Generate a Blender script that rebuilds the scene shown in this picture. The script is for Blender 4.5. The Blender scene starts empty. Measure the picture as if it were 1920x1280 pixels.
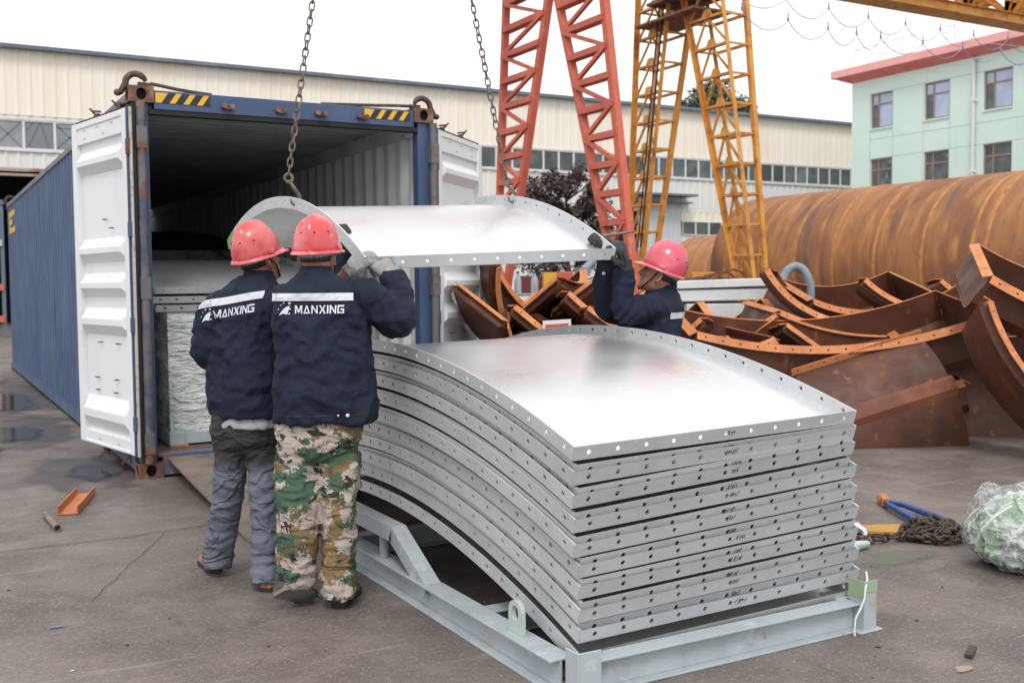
import bpy, bmesh, math, random
from mathutils import Vector as V, Matrix as M, noise
from mathutils.bvhtree import BVHTree
random.seed(7)
PI = math.pi
R = math.radians
sc = bpy.context.scene
col = sc.collection

# ------------------------------------------------------------------ helpers
WM = {}                                     # world matrices of the things (no scene update needed)


def tag(o, label=None, cat=None, group=None, kind=None):
    if label: o['label'] = label
    if cat: o['category'] = cat
    if group: o['group'] = group
    if kind: o['kind'] = kind
    return o


def thing(name, label, cat, loc=(0, 0, 0), rz=0.0, group=None, mat4=None):
    o = bpy.data.objects.new(name, None)
    o.empty_display_size = .2
    col.objects.link(o)
    m = mat4 if mat4 is not None else M.Translation(loc) @ M.Rotation(rz, 4, 'Z')
    o.matrix_world = m
    WM[o] = m.copy()
    return tag(o, label, cat, group)


def rotto(d, up=(0, 0, 1)):
    """3x3 whose X axis runs along d, Z close to up"""
    x = V(d).normalized()
    u = V(up)
    if abs(x.dot(u)) > .98: u = V((0, 1, 0)) if abs(x.y) < .9 else V((1, 0, 0))
    y = u.cross(x).normalized()
    z = x.cross(y)
    return M((x, y, z)).transposed()


class MB:
    def __init__(s):
        s.v = []; s.f = []; s.m = []

    def face(s, idx, mi=0):
        s.f.append(tuple(idx)); s.m.append(mi)

    def add(s, vs, fs, mi=0):
        b = len(s.v)
        s.v += [V(p) for p in vs]
        for f in fs: s.face([b + i for i in f], mi)

    def box(s, c, d, rot=None, mi=0):
        c = V(c); h = V(d) / 2
        vs = []
        for x in (-1, 1):
            for y in (-1, 1):
                for z in (-1, 1):
                    p = V((x * h.x, y * h.y, z * h.z))
                    if rot is not None: p = rot @ p
                    vs.append(c + p)
        s.add(vs, [(0, 1, 3, 2), (4, 6, 7, 5), (0, 4, 5, 1), (2, 3, 7, 6), (0, 2, 6, 4), (1, 5, 7, 3)], mi)

    def bx(s, x0, x1, y0, y1, z0, z1, mi=0):
        s.box(((x0 + x1) / 2, (y0 + y1) / 2, (z0 + z1) / 2), (x1 - x0, y1 - y0, z1 - z0), None, mi)

    def bar(s, p0, p1, w, h, up=(0, 0, 1), mi=0):
        p0 = V(p0); p1 = V(p1)
        s.box((p0 + p1) / 2, ((p1 - p0).length, w, h), rotto(p1 - p0, up), mi)

    def ibeam(s, p0, p1, h, w, t, up=(0, 0, 1), mi=0):
        p0 = V(p0); p1 = V(p1); r = rotto(p1 - p0, up); L = (p1 - p0).length; c = (p0 + p1) / 2
        s.box(c + r @ V((0, 0, h / 2 - t / 2)), (L, w, t), r, mi)
        s.box(c - r @ V((0, 0, h / 2 - t / 2)), (L, w, t), r, mi)
        s.box(c, (L - .002, t, h - 2 * t), r, mi)

    def angle(s, p0, p1, w, t, up=(0, 0, 1), side=1, mi=0):
        p0 = V(p0); p1 = V(p1); r = rotto(p1 - p0, up); L = (p1 - p0).length; c = (p0 + p1) / 2
        s.box(c + r @ V((0, 0, -t / 2)), (L, w, t), r, mi)
        s.box(c + r @ V((0, side * (w / 2 - t / 2), -w / 2 - t / 2)), (L - .002, t, w - t), r, mi)

    def tube(s, pts, rad, n=8, cap=True, mi=0, closed=False, flat=None):
        pts = [V(p) for p in pts]; k = len(pts); b = len(s.v)
        nrm = None
        for i, p in enumerate(pts):
            if closed: t = (pts[(i + 1) % k] - pts[i - 1])
            else: t = pts[min(i + 1, k - 1)] - pts[max(i - 1, 0)]
            t = t.normalized()
            if nrm is None:
                a = V((0, 0, 1)) if abs(t.z) < .9 else V((1, 0, 0))
                nrm = (a - t * a.dot(t)).normalized()
            else:
                nrm = (nrm - t * nrm.dot(t)).normalized()
            bn = t.cross(nrm)
            r = rad[i] if isinstance(rad, (list, tuple)) else rad
            for j in range(n):
                a = 2 * PI * j / n
                s.v.append(p + nrm * (math.cos(a) * r) + bn * (math.sin(a) * r))
        for i in range(k if closed else k - 1):
            i2 = (i + 1) % k
            for j in range(n):
                s.face((b + i * n + j, b + i * n + (j + 1) % n, b + i2 * n + (j + 1) % n, b + i2 * n + j), mi)
        if cap and not closed:
            s.face([b + j for j in range(n)][::-1], mi)
            s.face([b + (k - 1) * n + j for j in range(n)], mi)

    def loft(s, rings, cap=True, mi=0):
        b = len(s.v); n = len(rings[0]); k = len(rings)
        for r in rings: s.v += [V(p) for p in r]
        for i in range(k - 1):
            for j in range(n):
                s.face((b + i * n + j, b + i * n + (j + 1) % n, b + (i + 1) * n + (j + 1) % n, b + (i + 1) * n + j), mi)
        if cap:
            s.face([b + j for j in range(n)][::-1], mi)
            s.face([b + (k - 1) * n + j for j in range(n)], mi)

    def prism(s, poly, o, ax, ay, depth, mi=0):
        """extrude 2-D poly (in axes ax, ay from o) by vector depth"""
        o = V(o); ax = V(ax); ay = V(ay); d = V(depth); n = len(poly)
        vs = [o + ax * a + ay * c for a, c in poly]
        vs += [p + d for p in vs]
        s.add(vs, [tuple(range(n))[::-1], tuple(range(n, 2 * n))] + [(i, (i + 1) % n, n + (i + 1) % n, n + i) for i in range(n)], mi)

    def sheet(s, line, d, mi=0):
        """polyline extruded by vector d, open"""
        b = len(s.v); n = len(line); d = V(d)
        s.v += [V(p) for p in line] + [V(p) + d for p in line]
        for i in range(n - 1): s.face((b + i, b + i + 1, b + n + i + 1, b + n + i), mi)

    def ball(s, c, r, nu=12, nv=8, mi=0):
        c = V(c); r = V(r) if not isinstance(r, (int, float)) else V((r, r, r))
        rings = []
        for i in range(1, nv):
            a = PI * i / nv
            rings.append([c + V((r.x * math.sin(a) * math.cos(2 * PI * j / nu), r.y * math.sin(a) * math.sin(2 * PI * j / nu), -r.z * math.cos(a))) for j in range(nu)])
        s.loft(rings, True, mi)

    def build(s, name, mats, parent=None, smooth=None, bevel=0, base=None, local=False, fix=True):
        me = bpy.data.meshes.new(name)
        o = bpy.data.objects.new(name, me)
        col.objects.link(o)
        vs = s.v
        if parent is not None:
            o.parent = parent
            pm = WM.get(parent, M())
            if not local:
                inv = pm.inverted(); vs = [inv @ p for p in vs]
            WM[o] = pm.copy()
        else:
            if base is None:
                xs = [p.x for p in vs]; ys = [p.y for p in vs]; zs = [p.z for p in vs]
                base = ((min(xs) + max(xs)) / 2, (min(ys) + max(ys)) / 2, min(zs))
            base = V(base)
            o.location = base; WM[o] = M.Translation(base)
            vs = [p - base for p in vs]
        me.from_pydata([tuple(p) for p in vs], [], s.f)
        for m in (mats if isinstance(mats, (list, tuple)) else [mats]): me.materials.append(m)
        me.polygons.foreach_set('material_index', s.m)
        if fix:
            b = bmesh.new(); b.from_mesh(me)
            bmesh.ops.recalc_face_normals(b, faces=b.faces[:]); b.to_mesh(me); b.free()
        if smooth is not None:
            me.polygons.foreach_set('use_smooth', [True] * len(me.polygons))
            me.set_sharp_from_angle(angle=R(smooth))
        if bevel:
            md = o.modifiers.new('bevel', 'BEVEL'); md.width = bevel; md.segments = 2; md.limit_method = 'ANGLE'; md.angle_limit = R(40)
        me.update()
        return o


def solid_remesh(mb, voxel, smooth_it=6, disp=None):
    """union of the closed shapes in mb as ONE continuous surface; returns (verts, faces)"""
    me = bpy.data.meshes.new('tmp'); me.from_pydata([tuple(p) for p in mb.v], [], mb.f)
    b = bmesh.new(); b.from_mesh(me); bmesh.ops.recalc_face_normals(b, faces=b.faces[:]); b.to_mesh(me); b.free()
    o = bpy.data.objects.new('tmp', me); col.objects.link(o)
    md = o.modifiers.new('r', 'REMESH'); md.mode = 'VOXEL'; md.voxel_size = voxel; md.adaptivity = 0
    if smooth_it:
        ms = o.modifiers.new('s', 'SMOOTH'); ms.factor = .5; ms.iterations = smooth_it
    dg = bpy.context.evaluated_depsgraph_get(); dg.update()
    e = o.evaluated_get(dg); m2 = bpy.data.meshes.new_from_object(e)
    vs = [v.co.copy() for v in m2.vertices]; ns = [v.normal.copy() for v in m2.vertices]
    fs = [tuple(p.vertices) for p in m2.polygons]
    bpy.data.objects.remove(o); bpy.data.meshes.remove(me); bpy.data.meshes.remove(m2)
    if disp: vs = [p + n * disp(p) for p, n in zip(vs, ns)]
    out = MB(); out.v = vs; out.f = fs; out.m = [0] * len(fs)
    return out


def copy_tree(o, parent=None, mat4=None, label=None, group=None):
    c = o.copy(); col.objects.link(c)
    if parent is not None: c.parent = parent
    if mat4 is not None: c.matrix_world = mat4; WM[c] = mat4.copy()
    if label: c['label'] = label
    if group: c['group'] = group
    for ch in o.children: copy_tree(ch, c)
    return c


# ------------------------------------------------------------------ materials
def nn(nt, t, **kw):
    n = nt.nodes.new(t)
    for k, v in kw.items(): setattr(n, k, v)
    return n


def pmat(name, base, layers=(), rough=.6, metal=0.0, bump=None, rr=None, rnd=True, spec=.5, hv=0.0, bump2=None, coat=0, trans=0.0, sss=0):
    """layers: (colour, scale, lo, hi[, stretch[, detail[, fac]]]) noise patches mixed over base.
    rr: (scale, rough_lo, rough_hi) roughness noise; hv: per-object value variation"""
    m = bpy.data.materials.new(name); m.use_nodes = True
    nt = m.node_tree; L = nt.links.new
    bs = nt.nodes['Principled BSDF']
    tc = nn(nt, 'ShaderNodeTexCoord')
    co = tc.outputs['Object']
    if rnd:
        oi = nn(nt, 'ShaderNodeObjectInfo')
        mu = nn(nt, 'ShaderNodeMath', operation='MULTIPLY'); mu.inputs[1].default_value = 53.7
        L(oi.outputs['Random'], mu.inputs[0])
        ad = nn(nt, 'ShaderNodeVectorMath', operation='ADD')
        L(co, ad.inputs[0]); L(mu.outputs[0], ad.inputs[1]); co = ad.outputs[0]
    def ntex(scale, stretch=None, detail=5, rg=.6):
        t = nn(nt, 'ShaderNodeTexNoise'); t.inputs['Scale'].default_value = scale; t.inputs['Detail'].default_value = detail; t.inputs['Roughness'].default_value = rg
        if stretch:
            mp = nn(nt, 'ShaderNodeMapping'); mp.inputs['Scale'].default_value = stretch; L(co, mp.inputs['Vector']); L(mp.outputs[0], t.inputs['Vector'])
        else: L(co, t.inputs['Vector'])
        return t.outputs['Fac']
    cur = nn(nt, 'ShaderNodeRGB'); cur.outputs[0].default_value = (*base, 1); cur = cur.outputs[0]
    for ly in layers:
        c, s, lo, hi = ly[:4]
        st = ly[4] if len(ly) > 4 else None; dt = ly[5] if len(ly) > 5 else 5; fc = ly[6] if len(ly) > 6 else 1.0
        f = ntex(s, st, dt)
        mr = nn(nt, 'ShaderNodeMapRange'); mr.inputs['From Min'].default_value = lo; mr.inputs['From Max'].default_value = hi; mr.inputs['To Max'].default_value = fc
        L(f, mr.inputs['Value'])
        mx = nn(nt, 'ShaderNodeMix', data_type='RGBA'); L(mr.outputs[0], mx.inputs['Factor']); L(cur, mx.inputs['A']); mx.inputs['B'].default_value = (*c, 1)
        cur = mx.outputs['Result']
    if hv:
        oi2 = nn(nt, 'ShaderNodeObjectInfo'); mr = nn(nt, 'ShaderNodeMapRange'); mr.inputs['To Min'].default_value = 1 - hv; mr.inputs['To Max'].default_value = 1 + hv
        L(oi2.outputs['Random'], mr.inputs['Value'])
        h = nn(nt, 'ShaderNodeHueSaturation'); L(mr.outputs[0], h.inputs['Value']); L(cur, h.inputs['Color']); cur = h.outputs[0]
    L(cur, bs.inputs['Base Color'])
    bs.inputs['Roughness'].default_value = rough; bs.inputs['Metallic'].default_value = metal
    bs.inputs['Specular IOR Level'].default_value = spec
    if coat: bs.inputs['Coat Weight'].default_value = coat; bs.inputs['Coat Roughness'].default_value = .15
    if trans: bs.inputs['Transmission Weight'].default_value = trans
    if rr:
        f = ntex(rr[0]); mr = nn(nt, 'ShaderNodeMapRange'); mr.inputs['From Min'].default_value = .3; mr.inputs['From Max'].default_value = .7
        mr.inputs['To Min'].default_value = rr[1]; mr.inputs['To Max'].default_value = rr[2]; L(f, mr.inputs['Value']); L(mr.outputs[0], bs.inputs['Roughness'])
    prev = None
    for bp in (bump, bump2):
        if bp:
            b = nn(nt, 'ShaderNodeBump'); b.inputs['Strength'].default_value = bp[1]; b.inputs['Distance'].default_value = bp[2]
            L(ntex(bp[0], bp[3] if len(bp) > 3 else None, 6), b.inputs['Height'])
            if prev: L(prev, b.inputs['Normal'])
            prev = b.outputs[0]
    if prev: L(prev, bs.inputs['Normal'])
    m['nt'] = 1
    return m


K = {}
K['conc'] = pmat('worn_concrete', (.184, .150, .134), [((.122, .097, .086), 1.1, .42, .58), ((.245, .205, .186), 3.2, .5, .72, None, 8, .8), ((.088, .070, .062), .45, .52, .68, None, 8, .85),
    ((.34, .31, .29), 26, .66, .74, None, 4, .5), ((.085, .068, .060), 14, .64, .73, (1, .4, 1), 7, .65), ((.20, .148, .10), .8, .6, .72, None, 6, .6), ((.31, .275, .255), 2.2, .60, .68, (.35, 3.2, 1), 8, .5), ((.10, .083, .075), 1.7, .62, .70, (3.4, .4, 1), 8, .55), ((.30, .262, .24), 46, .56, .66, None, 3, .55), ((.10, .082, .073), 60, .57, .66, None, 3, .6), ((.38, .35, .33), 170, .60, .66, None, 2, .6), ((.07, .058, .052), 190, .60, .66, None, 2, .7)], rough=.6, bump=(38, .55, .007), bump2=(5, .35, .02), rr=(2.1, .34, .78), rnd=False)
K['wet'] = pmat('wet_concrete', (.085, .072, .067), [((.13, .108, .10), 3, .4, .7)], rough=.07, rnd=False, spec=.5, bump=(9, .06, .004))
K['damp'] = pmat('damp_concrete', (.155, .129, .119), [((.215, .182, .168), 5, .42, .60)], rough=.30, rnd=False, bump=(30, .3, .004))
def fade_mat(name, c, c2, rough, spec=.5, top=1.0, nscale=3.0):
    """a stain or wet film that thins out towards its uneven edge"""
    m = pmat(name, c, [(c2, 4, .42, .65)], rough=rough, rnd=True, spec=spec, bump=(22, .15, .004)); nt = m.node_tree; L = nt.links.new; bs = nt.nodes['Principled BSDF']
    tc = nn(nt, 'ShaderNodeTexCoord'); sb_ = nn(nt, 'ShaderNodeVectorMath', operation='SUBTRACT'); sb_.inputs[1].default_value = (.5, .5, 0); L(tc.outputs['Generated'], sb_.inputs[0])
    mp = nn(nt, 'ShaderNodeVectorMath', operation='MULTIPLY'); mp.inputs[1].default_value = (2, 2, 0); L(sb_.outputs[0], mp.inputs[0])
    ln = nn(nt, 'ShaderNodeVectorMath', operation='LENGTH'); L(mp.outputs[0], ln.inputs[0])
    t = nn(nt, 'ShaderNodeTexNoise'); t.inputs['Scale'].default_value = nscale; t.inputs['Detail'].default_value = 8; L(tc.outputs['Object'], t.inputs['Vector'])
    ad = nn(nt, 'ShaderNodeMath', operation='MULTIPLY_ADD'); L(t.outputs['Fac'], ad.inputs[0]); ad.inputs[1].default_value = 1.1; L(ln.outputs['Value'], ad.inputs[2])
    r = nn(nt, 'ShaderNodeMapRange', interpolation_type='SMOOTHSTEP'); r.inputs['From Min'].default_value = 1.32; r.inputs['From Max'].default_value = .98; r.inputs['To Max'].default_value = top; L(ad.outputs[0], r.inputs['Value']); L(r.outputs[0], bs.inputs['Alpha'])
    return m


def add_creases(m, scale, strength, dist, st=(1, 1, 1)):
    """thin sharp fold lines in cloth, film or paint, as bump"""
    nt = m.node_tree; L = nt.links.new; bs = nt.nodes['Principled BSDF']; old = bs.inputs['Normal'].links[0].from_socket if bs.inputs['Normal'].links else None
    tc = nn(nt, 'ShaderNodeTexCoord'); mp = nn(nt, 'ShaderNodeMapping'); mp.inputs['Scale'].default_value = st; L(tc.outputs['Object'], mp.inputs['Vector'])
    t = nn(nt, 'ShaderNodeTexNoise'); t.inputs['Scale'].default_value = scale; t.inputs['Detail'].default_value = 2.5; t.inputs['Distortion'].default_value = .7; L(mp.outputs[0], t.inputs['Vector'])
    a = nn(nt, 'ShaderNodeMath', operation='SUBTRACT'); a.inputs[1].default_value = .5; L(t.outputs['Fac'], a.inputs[0]); b = nn(nt, 'ShaderNodeMath', operation='ABSOLUTE'); L(a.outputs[0], b.inputs[0])
    r = nn(nt, 'ShaderNodeMapRange', interpolation_type='SMOOTHSTEP'); r.inputs['From Max'].default_value = .09; r.inputs['To Min'].default_value = 1; r.inputs['To Max'].default_value = 0; L(b.outputs[0], r.inputs['Value'])
    bp = nn(nt, 'ShaderNodeBump'); bp.inputs['Strength'].default_value = strength; bp.inputs['Distance'].default_value = dist; L(r.outputs[0], bp.inputs['Height'])
    if old: L(old, bp.inputs['Normal'])
    L(bp.outputs[0], bs.inputs['Normal'])


K['wet'] = fade_mat('puddle_water', (.075, .063, .058), (.11, .092, .085), .05, .5, .95)
K['damp'] = fade_mat('damp_concrete_film', (.125, .103, .095), (.175, .147, .136), .28, .5, .8, 2.0)
K['crack'] = pmat('crack_dark', (.05, .04, .036), rough=.9)
K['blue'] = pmat('container_blue_paint', (.042, .078, .165), [((.066, .110, .205), 1.3, .4, .7), ((.024, .045, .10), 2.2, .55, .75, (1, 1, .25)), ((.22, .09, .05), 9, .70, .78), ((.30, .32, .36), 20, .73, .79)], rough=.5, rr=(3, .42, .65), bump=(14, .08, .01))
K['white'] = pmat('white_door_paint', (.76, .78, .81), [((.62, .63, .64), 2.0, .5, .8, (1, 1, .3), 6, .6), ((.35, .27, .2), 16, .715, .75), ((.18, .16, .15), 22, .735, .76)], rough=.45, bump=(10, .05, .008))
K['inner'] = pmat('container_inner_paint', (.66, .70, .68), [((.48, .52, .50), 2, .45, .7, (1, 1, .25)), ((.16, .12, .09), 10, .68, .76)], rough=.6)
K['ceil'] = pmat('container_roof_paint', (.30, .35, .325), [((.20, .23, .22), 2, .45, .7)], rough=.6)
K['wood'] = pmat('plank_floor', (.15, .085, .055), [((.09, .055, .04), 5, .4, .65, (5, .5, 1)), ((.22, .15, .11), 7, .6, .75, (4, .6, 1))], rough=.75, bump=(20, .3, .004, (6, .5, 1)))
K['rust'] = pmat('rusty_casting', (.15, .068, .045), [((.32, .15, .085), 9, .5, .65), ((.06, .04, .035), 14, .55, .7), ((.1, .1, .13), 5, .62, .7)], rough=.75, bump=(45, .5, .003))
K['rustdk'] = pmat('dark_rusty_iron', (.085, .058, .048), [((.2, .1, .06), 14, .55, .68), ((.04, .035, .035), 20, .5, .7)], rough=.6, metal=.3, bump=(60, .4, .002))
K['barrel'] = pmat('worn_lock_bar', (.16, .15, .16), [((.19, .08, .045), 7, .5, .62), ((.06, .08, .14), 5, .5, .65)], rough=.55, metal=.3)
K['black'] = pmat('black_rubber', (.012, .012, .013), rough=.7)
K['dark'] = pmat('opening_shade', (.006, .006, .007), rough=.95)  # near-black colour carrying the shade of holes and openings
K['yel'] = pmat('yellow_marking', (.75, .42, .03), [((.5, .3, .06), 12, .55, .75)], rough=.5)
K['blk'] = pmat('black_marking', (.018, .02, .026), rough=.5)
K['galv'] = pmat('galvanised_steel', (.82, .83, .84), [((.77, .785, .80), 1.1, .4, .68), ((.86, .87, .875), 30, .55, .72), ((.74, .75, .77), 9, .66, .80, (1, .35, 1))], rough=.30, metal=.80, rr=(1.6, .23, .36), bump=(55, .06, .002), hv=.05)
K['galvd'] = pmat('galvanised_flange', (.60, .618, .635), [((.52, .538, .555), 4, .4, .7), ((.68, .69, .70), 40, .6, .74), ((.46, .465, .47), 11, .68, .78, (.5, .5, 2))], rough=.42, metal=.35, rr=(5, .36, .55), bump=(60, .08, .002), hv=.06)
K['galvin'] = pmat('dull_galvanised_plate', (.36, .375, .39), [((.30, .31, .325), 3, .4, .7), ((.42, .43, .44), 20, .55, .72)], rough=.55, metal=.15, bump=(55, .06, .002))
K['railw'] = pmat('worn_grey_rail', (.19, .195, .22), [((.10, .12, .19), 3, .45, .65), ((.22, .12, .08), 8, .6, .72)], rough=.6)
K['cream'+'g'] = pmat('cream_gasket', (.55, .50, .43), [((.3, .25, .2), 12, .55, .7)], rough=.7)
K['cradle'] = pmat('pale_blue_grey_paint', (.415, .465, .495), [((.335, .38, .41), 4, .45, .7), ((.40, .27, .18), 6, .64, .74, None, 8, .6), ((.22, .235, .245), 16, .64, .72, None, 8, .8), ((.50, .54, .56), 9, .6, .7)], rough=.45, bump=(16, .06, .004))
K['cradleg'] = pmat('green_primer_paint', (.30, .42, .25), [((.43, .50, .545), 6, .5, .6)], rough=.5)
K['ink'] = pmat('marker_ink', (.05, .05, .055), rough=.7)
K['wire'] = pmat('pale_wire', (.66, .68, .68), rough=.5)
K['rlip'] = pmat('lit_rust_edge', (.60, .225, .085), [((.46, .16, .058), 4, .42, .68), ((.68, .31, .13), 12, .55, .75), ((.15, .06, .03), 18, .68, .78)], rough=.75, bump=(30, .2, .003), hv=.12)  # rust brightened to orange: light from above put into the lips
K['rplate'] = pmat('shaded_rust_plate', (.092, .030, .017), [((.165, .054, .027), 2.2, .47, .70), ((.055, .024, .018), 1.6, .52, .72), ((.32, .12, .05), 9, .62, .76, (1, 1, .4)), ((.10, .06, .055), 5, .62, .75)], rough=.6, rr=(5, .42, .75), bump=(26, .2, .004), hv=.14)  # same rust darkened: shade on the sides put into the plates
K['pipe'] = pmat('rusted_pipe_plate', (.37, .165, .066), [((.25, .105, .05), .8, .42, .60, (.5, 1.6, .5), 7), ((.50, .235, .08), 2.4, .50, .68, (.5, 2.2, .5), 7, .9), ((.15, .095, .08), 1.5, .54, .66, (.35, 2.6, .35), 8, .9), ((.11, .07, .062), 4.5, .60, .72, (.4, 3.2, .4), 8, .8), ((.47, .20, .07), 16, .62, .75)], rough=.72, rr=(3, .55, .85), bump=(18, .2, .006))
K['seam'] = pmat('weld_seam_rust', (.52, .235, .075), [((.36, .15, .05), 6, .45, .65)], rough=.8)
K['redp'] = pmat('red_oxide_paint', (.58, .135, .08), [((.46, .09, .055), 1.4, .45, .7), ((.62, .23, .17), 3.5, .62, .76), ((.2, .06, .04), 9, .68, .78)], rough=.6, bump=(14, .08, .006))
K['yelp'] = pmat('ochre_yellow_paint', (.66, .32, .06), [((.52, .20, .04), 1.7, .42, .66), ((.26, .095, .035), 3.3, .56, .70), ((.74, .42, .13), 5, .62, .76)], rough=.6, bump=(16, .08, .006))
K['beige'] = pmat('beige_sheet_cladding', (.88, .82, .715), [((.80, .68, .52), .75, .45, .66, (1, 1, .10), 6, .6), ((.86, .82, .74), .2, .45, .6), ((.66, .50, .34), 2.1, .62, .76, (1, 1, .06), 5, .5)], rough=.6, rnd=False)
K['cream'] = pmat('pale_sheet_cladding', (.76, .75, .72), [((.70, .65, .57), .8, .5, .66, (1, 1, .1), 6, .6), ((.70, .71, .72), .3, .45, .6)], rough=.6, rnd=False)
K['roof'] = pmat('blue_grey_roof_trim', (.12, .16, .21), [((.2, .23, .27), 1, .5, .7)], rough=.5)
K['frame'] = pmat('white_window_frame', (.70, .70, .68), [((.5, .48, .44), 2, .55, .75)], rough=.5)
K['glass'] = pmat('dark_window_glass', (.085, .105, .115), [((.15, .17, .175), .8, .45, .6), ((.05, .06, .07), 1.6, .55, .7)], rough=.12, hv=.3)
K['glassb'] = pmat('sky_blue_window_glass', (.46, .54, .74), [((.38, .45, .62), .9, .45, .6)], rough=.1, hv=.1)
K['glassd'] = pmat('grey_window_glass', (.13, .16, .17), [((.07, .085, .09), .9, .4, .6), ((.24, .28, .28), 1.4, .58, .66)], rough=.1, hv=.15)
K['mint'] = pmat('mint_green_render', (.64, .80, .73), [((.68, .83, .77), .3, .4, .6), ((.56, .70, .63), 1.1, .60, .78, (1, 1, .3), 6, .5)], rough=.8, bump=(40, .05, .01))
K['mintd'] = pmat('mint_joint_line', (.44, .56, .51), rough=.8)
K['coral'] = pmat('coral_red_eave', (.80, .22, .19), [((.72, .16, .14), 1, .45, .7)], rough=.6)
K['pink'] = pmat('pale_coral_eave_top', (.86, .42, .40), [((.80, .36, .34), 1, .45, .7)], rough=.6)
K['brownf'] = pmat('brown_window_frame', (.30, .20, .165), rough=.5)
K['pvc'] = pmat('white_downpipe', (.72, .74, .74), rough=.4)
K['cable'] = pmat('thin_blue_cable', (.26, .26, .42), rough=.6)
K['leafd'] = pmat('purple_leaves', (.055, .03, .034), [((.09, .045, .045), 3, .45, .65), ((.03, .025, .022), 5, .5, .7)], rough=.7, rnd=False)
K['leafg'] = pmat('dark_green_leaves', (.05, .075, .045), [((.085, .11, .07), 2, .45, .65)], rough=.7, rnd=False)
K['bark'] = pmat('grey_bark', (.11, .085, .07), rough=.9)
K['sheetw'] = pmat('white_sheet_metal', (.74, .76, .78), [((.6, .62, .64), 1.5, .5, .75)], rough=.4)
K['steelp'] = pmat('worn_steel_plate', (.21, .165, .135), [((.28, .215, .165), 2.2, .45, .68), ((.10, .085, .075), 4, .5, .7), ((.26, .21, .17), 14, .62, .75)], rough=.5, metal=.25, rr=(4, .35, .7), bump=(30, .15, .003))
K['chain'] = pmat('worn_chain_steel', (.20, .165, .14), [((.12, .08, .06), 18, .45, .65), ((.32, .28, .25), 30, .6, .75)], rough=.45, metal=.6)
K['orsteel'] = pmat('orange_rust_channel', (.55, .20, .075), [((.40, .13, .05), 6, .45, .68), ((.65, .30, .15), 15, .55, .75)], rough=.7)
K['bluep'] = pmat('blue_tool_paint', (.03, .085, .28), [((.02, .05, .16), 15, .5, .7)], rough=.35)
K['timber'] = pmat('ochre_board', (.52, .27, .075), [((.42, .2, .06), 8, .45, .7)], rough=.7)
K['boxred'] = pmat('red_painted_box', (.62, .12, .08), rough=.5)
K['greyp'] = pmat('blue_grey_pipe_paint', (.25, .31, .36), [((.19, .23, .26), 5, .45, .7)], rough=.45)
K['bottle'] = pmat('clear_plastic_bottle', (.62, .68, .74), rough=.15, trans=.5)
K['truck'] = pmat('pale_machine_paint', (.42, .5, .48), rough=.5)
K['stroke'] = pmat('sign_red', (.62, .10, .07), rough=.5)
K['signw'] = pmat('sign_white', (.78, .76, .74), rough=.5)
# ------------------------------------------------------------------ world, sun, camera
w = bpy.data.worlds.new('World'); sc.world = w; w.use_nodes = True
nt = w.node_tree; bg = nt.nodes['Background']
SUN_EL, SUN_ROT = R(52), R(212)
sky = nt.nodes.new('ShaderNodeTexSky'); sky.sky_type = 'NISHITA'; sky.sun_disc = False; sky.sun_elevation = SUN_EL; sky.sun_rotation = SUN_ROT
sky.dust_density = 4; sky.air_density = 1.0; sky.ozone_density = 1
hs = nt.nodes.new('ShaderNodeHueSaturation'); hs.inputs['Saturation'].default_value = .18; hs.inputs['Value'].default_value = 1.0
nt.links.new(sky.outputs[0], hs.inputs['Color'])
# the cloud layer: an even white overcast with a little soft structure, over the desaturated sky
tcw = nt.nodes.new('ShaderNodeTexCoord'); nz = nt.nodes.new('ShaderNodeTexNoise'); nz.inputs['Scale'].default_value = 2.2; nz.inputs['Detail'].default_value = 4
nt.links.new(tcw.outputs['Generated'], nz.inputs['Vector'])
cr = nt.nodes.new('ShaderNodeValToRGB'); cr.color_ramp.elements[0].position = .3; cr.color_ramp.elements[0].color = (8.6, 8.75, 8.9, 1); cr.color_ramp.elements[1].position = .7; cr.color_ramp.elements[1].color = (9.9, 9.9, 9.85, 1)
nt.links.new(nz.outputs['Fac'], cr.inputs['Fac'])
mxw = nt.nodes.new('ShaderNodeMix'); mxw.data_type = 'RGBA'; mxw.inputs['Factor'].default_value = .88
nt.links.new(hs.outputs[0], mxw.inputs['A']); nt.links.new(cr.outputs[0], mxw.inputs['B'])
nt.links.new(mxw.outputs['Result'], bg.inputs['Color']); bg.inputs['Strength'].default_value = .146

sd = bpy.data.lights.new('sun', 'SUN'); sd.energy = 1.4; sd.angle = R(15); sd.color = (1, .97, .93)
so = bpy.data.objects.new('sun', sd); col.objects.link(so)
# sun_rotation is clockwise from +Y: direction towards the sun
sdir = V((math.sin(SUN_ROT) * math.cos(SUN_EL), math.cos(SUN_ROT) * math.cos(SUN_EL), math.sin(SUN_EL)))
so.rotation_euler = sdir.to_track_quat('Z', 'Y').to_euler(); so.location = sdir * 30

CAM = V((-1.39182, -8.12339, 1.43502)); YAW, PIT, ROL, FPX = .5126856, -.0553025, .0084985, 1977.27
fw = V((math.sin(YAW) * math.cos(PIT), math.cos(YAW) * math.cos(PIT), math.sin(PIT)))
rt = fw.cross(V((0, 0, 1))).normalized(); dn = fw.cross(rt)
rt2 = rt * math.cos(ROL) + dn * math.sin(ROL); dn2 = dn * math.cos(ROL) - rt * math.sin(ROL)
cd = bpy.data.cameras.new('camera'); cd.sensor_width = 36; cd.lens = 36 * FPX / 1920; cd.clip_end = 2000; cd.clip_start = .05
cam = bpy.data.objects.new('camera', cd); col.objects.link(cam)
m3 = M((rt2, -dn2, -fw)).transposed()
cam.matrix_world = M.Translation(CAM) @ m3.to_4x4()
sc.camera = cam
cd.dof.use_dof = True; cd.dof.focus_distance = 4.9; cd.dof.aperture_fstop = 4.0
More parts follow.
